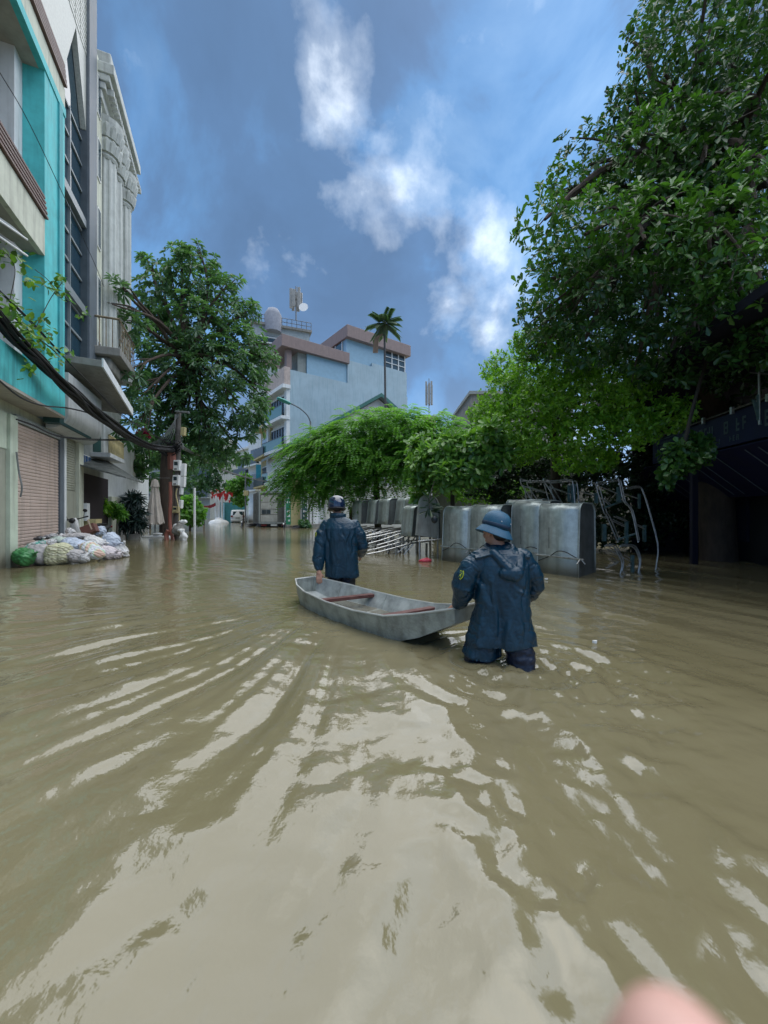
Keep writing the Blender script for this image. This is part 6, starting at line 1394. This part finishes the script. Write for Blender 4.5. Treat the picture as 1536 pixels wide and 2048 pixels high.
bw = mat('white_woven_sack', (.62, .62, .62), .55, var=.22, scale=9, bump=.4, bscale=40); bg_ = mat('grey_woven_sack', (.46, .44, .44), .6, var=.25, scale=9, bump=.4)
bgreen = mat('green_plastic_sack', (.06, .26, .08), .35, var=.5, scale=6); byel = stripe_mat('yellow_striped_sack', (.52, .52, .34), (.20, .15, .08), 3.2, (.58, .58, .42), 1.2)
bblue = mat('pale_blue_sack', (.50, .57, .68), .5, var=.25, scale=7, bump=.3); bteal = stripe_mat('teal_edged_sack', (.55, .56, .55), (.05, .38, .30), .8, (.58, .58, .57))
bmulti = stripe_mat('pale_striped_sack', (.60, .62, .66), (.42, .60, .40), 2.2, (.60, .42, .34)); bpink = mat('pinkish_white_sack', (.62, .56, .58), .5, var=.2, scale=10, bump=.3); bdark = mat('dark_grey_plastic', (.10, .10, .11), .45, var=.4)
Yb = 10.4
bag('bright green plastic sack at the left end of the heap', 50, 1114, 8.75, 38, 36, bgreen, 10, seed=1)
bag('grey sack next to the green one, low at the water', 80, 1110, 9.1, 46, 44, bg_, -8, seed=2)
bag('teal edged white sack lying on top behind the green one', 70, 1094, 9.2, 42, 18, bteal, -28, seed=3)
bag('yellow and brown striped sack standing at the waterline', 111, 1110, 9.15, 48, 32, byel, 78, seed=4, knot=False)
bag('yellow-green striped sack right of the other yellow one', 128, 1108, 9.25, 46, 30, byel, 74, seed=5, knot=False)
bag('small green edged sack between yellow and grey sacks', 133, 1114, 9.25, 16, 26, bteal, 60, seed=6, knot=False)
bag('grey white sack at the waterline in the middle of the heap', 147, 1112, 9.35, 40, 28, bg_, 5, seed=7)
bag('small pale sack at the waterline right of the middle one', 167, 1116, 9.4, 26, 22, bw, -5, seed=8)
bag('long pale blue sack lying across the heap', 152, 1090, 9.8, 52, 24, bblue, 14, seed=9)
bag('long sack with green and orange stripes sloping down to the water', 186, 1102, 9.7, 52, 26, bmulti, 32, seed=10, knot=False)
bag('off-white sack above the striped one', 190, 1086, 10.3, 42, 24, bw, 20, seed=11)
bag('big pale blue sack at the upper right of the heap', 222, 1082, 10.6, 34, 30, bblue, 40, seed=12)
bag('pinkish white sack low at the right of the heap', 215, 1106, 10.2, 38, 26, bpink, 12, seed=13)
bag('crumpled white sack at the right end of the heap', 240, 1102, 10.7, 28, 30, bw, -30, seed=14)
bag('light sack at the top right with a white knot', 200, 1064, 11.0, 22, 24, bblue, 60, seed=15)
bag('crumpled pink and white sack over the right waterline', 228, 1112, 10.3, 34, 16, bpink, -5, seed=16)
bag('pale green-white sack across the middle top of the heap', 122, 1082, 9.8, 40, 15, mat('pale_green_sack', (.46, .54, .48), .5, var=.2, bump=.3), 6, seed=17, knot=False)
bag('white bag near the top left of the heap', 99, 1086, 9.5, 26, 14, bw, -10, seed=18)
bag('dark plastic bag on the left top of the heap', 80, 1078, 9.6, 24, 10, bdark, -12, cat='plastic bag', seed=19, knot=False, name='plastic_bag')
bag('dark and white bundle beside the dark plastic bag', 100, 1074, 9.8, 30, 11, bg_, -14, cat='plastic bag', seed=20, name='plastic_bag')
bag('brownish rag bundle at the left of the heap', 84, 1089, 9.3, 18, 12, mat('brown_rag', (.20, .15, .12), .8), 5, cat='rag', seed=21, knot=False, name='rag_bundle')
bag('flat grey sack under the brown box', 150, 1074, 10.3, 62, 14, bg_, -4, seed=22, knot=False)
bag('small white bag by the motorbike, left', 141, 1064, 10.7, 18, 14, bw, 30, seed=23)
bag('tiny red bag beside the brown box', 191, 1058, 10.9, 13, 11, mat('red_plastic', (.45, .03, .08), .4), 20, cat='plastic bag', seed=24, name='plastic_bag')
rr_ = random.Random(21)
for k, (px, py, Y, w, h, lab) in enumerate(((62, 1098, 9.3, 18, 10, 'torn white plastic scrap above the green sack'), (106, 1094, 9.5, 16, 12, 'torn white plastic scrap above the yellow sack'), (168, 1098, 9.7, 18, 12, 'torn white plastic scrap between the blue and striped sacks'), (206, 1092, 10.4, 18, 14, 'torn white plastic scrap below the off-white sack'), (232, 1094, 10.7, 16, 14, 'torn white plastic scrap above the right end sack'), (248, 1108, 10.6, 10, 14, 'torn white plastic scrap at the right tip of the heap'), (178, 1076, 10.4, 16, 10, 'torn white plastic scrap right of the brown box'), (128, 1074, 10.2, 20, 10, 'torn white plastic scrap left of the brown box'))):
    c = W(px, py, Y); mb = MB(); sx = w/2/F*Y; sz = h/2/F*Y
    for q in range(5): mb.ellip(c+V(rr_.gauss(0, sx*.5), rr_.gauss(0, .05), rr_.gauss(0, sz*.5)), sx*(.3+.4*rr_.random()), .09, sz*(.3+.5*rr_.random()), rot('Y', rr_.random()*90), 10, 6)
    o = remeshed(mb, 'plastic_scrap', bw if k % 2 else bpink, None, .013, 1, lambda co, no: co+no*(.05*pn(co[:, 0]*12+k*3, co[:, 2]*13+co[:, 1]*9))[:, None]); tag(o, lab, 'plastic scrap', 'plastic scraps on the sack heap')
c = W(165, 1072, 10.5); t = thing('brown_box', 'tilted red-brown wooden box with a pale slat on top of the heap', 'box', tuple(c))
R = rot('Y', -24) @ rot('Z', 20); ax, ay, az = R @ V(.34, 0, 0), R @ V(0, .28, 0), R @ V(0, 0, .24)
MB().obox(c, ax, ay, az).build('box_body', mat('brown_board', (.15, .06, .045), .6, var=.3), t, bevel=.01); MB().obox(c+ax*.7-ay*.02+az*.3, ax*.10, ay*.08, az*1.2).build('pale_slat', mat('pale_wood', (.48, .38, .28), .6), t)
# motorbikes
def motorbike(name, label, loc, rz, s=1.0, tilt=0, shell=None, cat='motorbike'):
    t = thing(name, label, cat, (0, 0, 0)); sh = shell or M['black']
    for y in (-.62, .62):
        w = MB().tube([V(0, y+.27*math.cos(a), .28+.27*math.sin(a)) for a in np.linspace(0, 2*math.pi, 19)], .045, 8).build('wheel', M['black'], t, smooth=True)
        s_ = MB().lathe([(.05, -.05), (.05, .05)], V(0, y, .28), 10, rot('Y', 90))
        for k in range(5): a = k*1.2566; s_.tube([V(0, y, .28), V(0, y+.25*math.cos(a), .28+.25*math.sin(a))], .014, 5)
        s_.build('rim', M['greywall'], w)
    MB().loft([ringpts(V(0, y, z), w, h, 2.3, 12) if False else [V(w*math.cos(a), y, z+h*math.sin(a)) for a in np.linspace(0, 2*math.pi, 12, endpoint=False)] for y, z, w, h in ((-.95, .78, .03, .03), (-.75, .70, .11, .11), (-.3, .62, .13, .16), (.05, .48, .12, .16), (.25, .50, .08, .12))]).build('body', sh, t, smooth=True)
    MB().loft([[V(w*math.cos(a), y, z+h*math.sin(a)) for a in np.linspace(0, 2*math.pi, 12, endpoint=False)] for y, z, w, h in ((-.75, .83, .08, .03), (-.4, .82, .13, .05), (-.05, .78, .11, .05), (.1, .75, .05, .03))]).build('seat', M['black'], t, smooth=True)
    MB().tube([V(0, .66, .28), V(0, .48, .80), V(0, .42, 1.0)], .04, 8).build('fork', M['tubesteel'], t)
    MB().loft([[V(w*math.cos(a), .50-.12*(z-.7)+d*math.sin(a), z) for a in np.linspace(0, 2*math.pi, 12, endpoint=False)] for z, w, d in ((.40, .08, .05), (.6, .17, .07), (.8, .14, .08), (.98, .10, .08), (1.06, .05, .04))]).build('front_shield', mat('moto_white', (.6, .6, .58), .35) if shell is None else sh, t, smooth=True)
    MB().ellip(V(0, .55, .98), .09, .08, .08).build('headlight', M['black'] if shell is None else M['whiteclean'], t, smooth='all')
    MB().tube([V(-.34, .36, 1.05), V(-.12, .42, 1.02), V(.12, .42, 1.02), V(.34, .36, 1.05)], .018, 7).build('handlebar', M['black'], t)
    for sx in (-1, 1):
        m_ = MB().tube([V(sx*.25, .40, 1.04), V(sx*.30, .40, 1.20)], .008, 5).build('mirror_stem', M['black'], t); MB().ellip(V(sx*.33, .40, 1.24), .075, .02, .05, rot('Y', sx*20)).build('mirror', M['black'], m_, smooth='all')
        MB().tube([V(sx*.24, .385, 1.045), V(sx*.36, .355, 1.052)], .024, 7).build('grip', M['black'], t)
    MB().ellip(V(0, -.97, .74), .06, .03, .04).build('tail_light', mat('tail_red', (.2, .02, .02), .3), t, smooth='all')
    t.location = loc; t.rotation_euler = (0, tilt, rz); t.scale = (s, s, s); return t
c = W(158, HY, 11.7); motorbike('motorbike', 'motorbike with white shield and black mirrors stuck behind the sandbag heap', (c.x, c.y+.5, .02), 3.1, 1.0, .16)
c = W(40, HY, 10.3); motorbike('motorbike', 'red motorbike half hidden behind the pale green pillar', (c.x-.15, c.y+.3, -.25), 1.0, .9, 0, mat('moto_red', (.28, .02, .02), .3))
c = W(612, HY, 31.0); motorbike('motorbike', 'small dark motorbike deep in the water right of the truck', (c.x-.9, c.y-1.5, -.55), 1.9, .9, 0, mat('moto_dark', (.03, .03, .035), .3))
c = W(502, HY, 33); motorbike('motorbike', 'dark motorbike in the water left of the truck', (c.x-.3, c.y, -.5), 2.2, .9, 0, mat('moto_dark', (.03, .03, .035), .3))
# ------------------------------------------------------------------ closed umbrella
c = W(310, 1076, 19.2); c.z = 0
t = thing('closed_umbrella', 'closed beige parasol on a stand at the water line', 'umbrella', tuple(c))
cv = mat('beige_canvas', (.72, .64, .56), .8, var=.2, streak=.3, bump=.3)
rings = []
for z, r in ((2.86, .03), (2.78, .12), (2.55, .15), (2.45, .14), (2.2, .18), (1.7, .25), (1.2, .33), (.85, .38), (.74, .40)):
    rings.append([c+V(math.cos(a)*r*(1+.16*math.sin(a*8+z)), math.sin(a)*r*(1+.16*math.sin(a*8+z)), z-(.12*abs(math.sin(a*4)) if z < 1 else 0)) for a in np.linspace(0, 2*math.pi, 48, endpoint=False)])
MB().loft(rings).build('canopy', cv, t, smooth=True)
cp = MB(); rings = [[c+V(math.cos(a)*r*(1+.05*math.sin(a*8)), math.sin(a)*r*(1+.05*math.sin(a*8)), z) for a in np.linspace(0, 2*math.pi, 32, endpoint=False)] for z, r in ((2.89, .04), (2.82, .14), (2.62, .185), (2.50, .20))]
cp.loft(rings).build('top_cap', cv, t, smooth=True)
MB().tube([c+V(0, 0, -.9), c+V(0, 0, 2.95)], .03, 8).build('pole', M['greycable'], t)
MB().box(c.x-.45, c.x+.75, c.y-.35, c.y+.35, -.06, .06).build('base_slab', M['whiteclean'], t, bevel=.02)
tag(MB().ellip(c+V(.25, -.2, .17), .24, .14, .055, n=16, m=8).ellip(c+V(.25, -.2, .08), .22, .12, .04, n=16, m=6).build('white_cushion', M['whiteclean'], loc=c, smooth='all'), 'rounded white cushion lying on the umbrella base', 'cushion')
# ------------------------------------------------------------------ utility pole, meters and cables
b = W(352, 1080, 17.6); b.z = -.9; top = W(357, 826, 17.6)
t = thing('utility_pole', 'concrete utility pole with meter boxes, red-brown conduits and tangled cables', 'utility pole', tuple(b))
MB().tube([b, b.lerp(top, .5), top], [.15, .13, .11], 12).build('pole', mat('dirty_pole', (.13, .12, .11), .85, var=.3, streak=.5, dirt=(.04, .035, .03)), t, smooth=True)
for (px, pyb, pyt, w, m, d) in ((351.5, 942, 921, 13, 'whiteclean', 17.35), (350, 972, 951, 12.5, 'whiteclean', 17.35), (364.5, 953, 928, 8, 'whiteclean', 17.5), (363, 975, 954, 9, 'whiteclean', 17.5), (349.5, 1027, 1014, 11, 'yellow', 17.35), (359, 1018, 1001, 6, 'whiteclean', 17.5), (360, 990, 976, 5, 'white', 17.5), (364, 872, 855, 8, 'yellow', 17.4)):
    o = W(px-w/2, pyb, d); W_ = w/F*d; H_ = (pyb-pyt)/F*d
    bx_ = MB().obox(o, V(W_, 0, 0), V(.01, .18, 0), V(.03, 0, H_)).build('meter_box', M[m], t, bevel=.02)
    if w > 10:
        MB().obox(o+V(W_*.25, -.008, H_*.50), V(W_*.55, 0, 0), V(0, .006, 0), V(0, 0, H_*.34)).build('meter_window', winglass, bx_); MB().obox(o+V(W_*.25, -.008, H_*.10), V(W_*.4, 0, 0), V(0, .006, 0), V(0, 0, H_*.1)).build('meter_slot', M['black'], bx_)
MB().tube(spline([W(341, 965, 17.4), W(341, 1000, 17.4), W(340, 1050, 17.4), W(347, 1085, 17.3), W(349, 1095, 17.3)], 4), .075, 8).build('conduit', M['conduit'], t, smooth=True)
MB().tube([W(344, 905, 17.5), W(345, 940, 17.5)], .2, 8).build('conduit', M['rust'], t)
MB().tube(spline([W(337, 1062, 17.3), W(333, 1072, 17.3), W(335, 1088, 17.2)], 4), .10, 8).build('conduit', M['conduit'], t, smooth=True)
MB().tube(spline([W(354, 978, 17.3), W(352, 990, 17.3), W(356, 1010, 17.3), W(358.5, 1030, 17.3), W(358, 1052, 17.3)], 5), .025, 6).build('yellow_cable', M['yellow'], t, smooth=True)
MB().tube([W(352, 824, 17.6), W(378, 826, 17.0)], .05, 6).build('crossarm', M['greycable'], t)
mb = MB(); r = random.Random(9)
for i in range(22):
    a = W(316+r.random()*14, 896+r.random()*10, 17.3+r.random()*.4); b_ = W(346+r.random()*18, 890+r.random()*14, 17.3+r.random()*.3); mb.tube(spline([a, a.lerp(b_, .5)-V(0, 0, .1+r.random()*.25), b_], 5), .016+.012*r.random(), 5)
for i in range(12):
    c = W(330+r.random()*28, 880+r.random()*20, 17.3); R_ = .12+.2*r.random(); a0 = r.random()*6; mb.tube([c+V(math.cos(a)*R_, .1*math.sin(a*2), math.sin(a)*R_*.8) for a in np.linspace(a0, a0+4.5, 12)], .014, 5)
mb.build('cable_tangle', M['cable'], t)
mb = MB()
for i in range(7): mb.tube(spline([W(350+i*1.5, 830, 17.5), W(349-i*4, 862+i*2, 17.3), W(340-i*5, 884, 17.3), W(322-i*6, 892, 17.3), W(300-i*6, 888, 17.0)], 5), .016, 5)
mb.tube(spline([W(362, 885, 17.4), W(366, 892, 17.3), W(365, 900, 17.3)], 4), .02, 5)
mb.build('drop_cables', M['greycable'], t)
def bundle(label, pts, n, rad, r0, m, nm='cable_bundle', seed=1):
    P = [W(*p) for p in pts]; t = thing(nm, label, 'cables', tuple(P[0])); r = random.Random(seed)
    for i in range(n):
        a = r.random()*6.28; q = rad*math.sqrt(r.random()); pp2 = []
        for k, p in enumerate(P):
            a += r.gauss(0, .5); pp2.append(p+V(math.cos(a)*q, math.cos(a*1.3)*q*.4, math.sin(a)*q))
        MB().tube(spline(pp2, 6), r0*(.7+.6*r.random()), 6).build('strand', m, t, smooth=True)
    return t
main = [(-30, 610, 7.0), (30, 680, 7.7), (75, 722, 8.4), (120, 766, 9.1), (150, 790, 9.8), (185, 822, 10.9), (225, 850, 12.6), (262, 876, 14.6), (300, 893, 16.2), (345, 900, 17.3)]
bundle('thick bundle of black cables sagging from the turquoise house down to the utility pole', main, 17, .13, .030, M['cable'])
bundle('two thin black wires above the thick cable bundle on the left', [(-20, 572, 7.0), (60, 648, 8.2), (130, 722, 9.4), (190, 782, 11.2), (250, 838, 13.8), (340, 892, 17.3)], 2, .05, .013, M['cable'], 'wire_pair', 3)
bundle('single black wire dipping across the shop front under the turquoise band', [(-10, 755, 7.0), (40, 795, 7.9), (85, 812, 8.7), (140, 818, 9.8), (190, 832, 11.5), (240, 858, 13.5)], 1, .001, .016, M['cable'], 'wire', 4)
bundle('lower black wire crossing in front of the pink-beige shutter', [(33, 838, 8.4), (70, 852, 9.0), (115, 872, 10.0), (180, 880, 12), (260, 881, 15)], 2, .02, .014, M['cable'], 'wire', 5)
bundle('thin pale wire crossing high behind the umbrella', [(200, 948, 17), (260, 956, 17.2), (340, 957, 17.5)], 1, .001, .012, M['greycable'], 'wire', 6)
bundle('loose grey wires running from the pole across the street to the blue house', [(360, 893, 17.5), (400, 915, 21), (440, 938, 25), (490, 955, 30), (540, 965, 35)], 5, .10, .022, M['greycable'], 'wire_bundle', 7)
bundle('hanging wire dropping down the edge of the shutter', [(33, 905, 8.75), (38, 945, 8.8), (44, 975, 8.8), (41, 995, 8.8)], 1, .001, .014, M['greycable'], 'wire', 8)
bundle('long thin dark wire slanting down the turquoise house front', [(-10, 130, 6.9), (60, 250, 7.9), (140, 420, 9.9), (190, 530, 12.5), (208, 575, 15)], 1, .001, .008, M['cable'], 'wire', 10)
# clutter at the foot of the pole
c = W(357, 1062, 17.2); t = thing('rubbish_bag', 'grey rubbish bag at the foot of the utility pole', 'rubbish bag', tuple(c))
mb = MB().ellip(c, .28, .22, .26, n=14, m=8).ellip(c+V(.05, 0, .22), .14, .12, .12, n=10, m=6)
remeshed(mb, 'bag', M['concrete'], t, .03, 1, lambda co, no: co+no*(.05*pn(co[:, 0]*6, co[:, 2]*6))[:, None])
c = W(367, 1076, 17.0); tag(remeshed(MB().ellip(c, .17, .15, .24, n=14, m=8).ellip(c+V(-.1, 0, .3), .16, .12, .1, n=10, m=6), 'plastic_bag', M['whiteclean'], None, .025, 1, lambda co, no: co+no*(.05*pn(co[:, 0]*8, co[:, 2]*8))[:, None]), 'white plastic bag in the water at the foot of the utility pole', 'plastic bag')
c = W(352, 1058, 17.3); tag(remeshed(MB().ellip(c, .16, .12, .22, n=14, m=8).ellip(c+V(.3, 0, .3), .22, .12, .1, n=10, m=6), 'plastic_bag', M['whiteclean'], None, .025, 1, lambda co, no: co+no*(.05*pn(co[:, 0]*8, co[:, 2]*8))[:, None]), 'smaller white bag leaning on the utility pole', 'plastic bag')
# small floating scraps near the near wader
for k, (px, py, w, lab) in enumerate(((1190, 1287, .02, 'white scrap of litter floating right of the near wader'), (1093, 1160, .03, 'pale scrap floating close to the nearest bin'))):
    Y = CAMZ*F/(py-HY); c = W(px, py, Y); c.z = .012
    tag(MB().loft([[c+V(math.cos(a)*w*(1+.3*math.sin(3*a)), math.sin(a)*w*.7, z) for a in np.linspace(0, 6.28, 12, endpoint=False)] for z in (-.012, .012)]).build('litter', M['whiteclean'], loc=c), lab, 'litter')
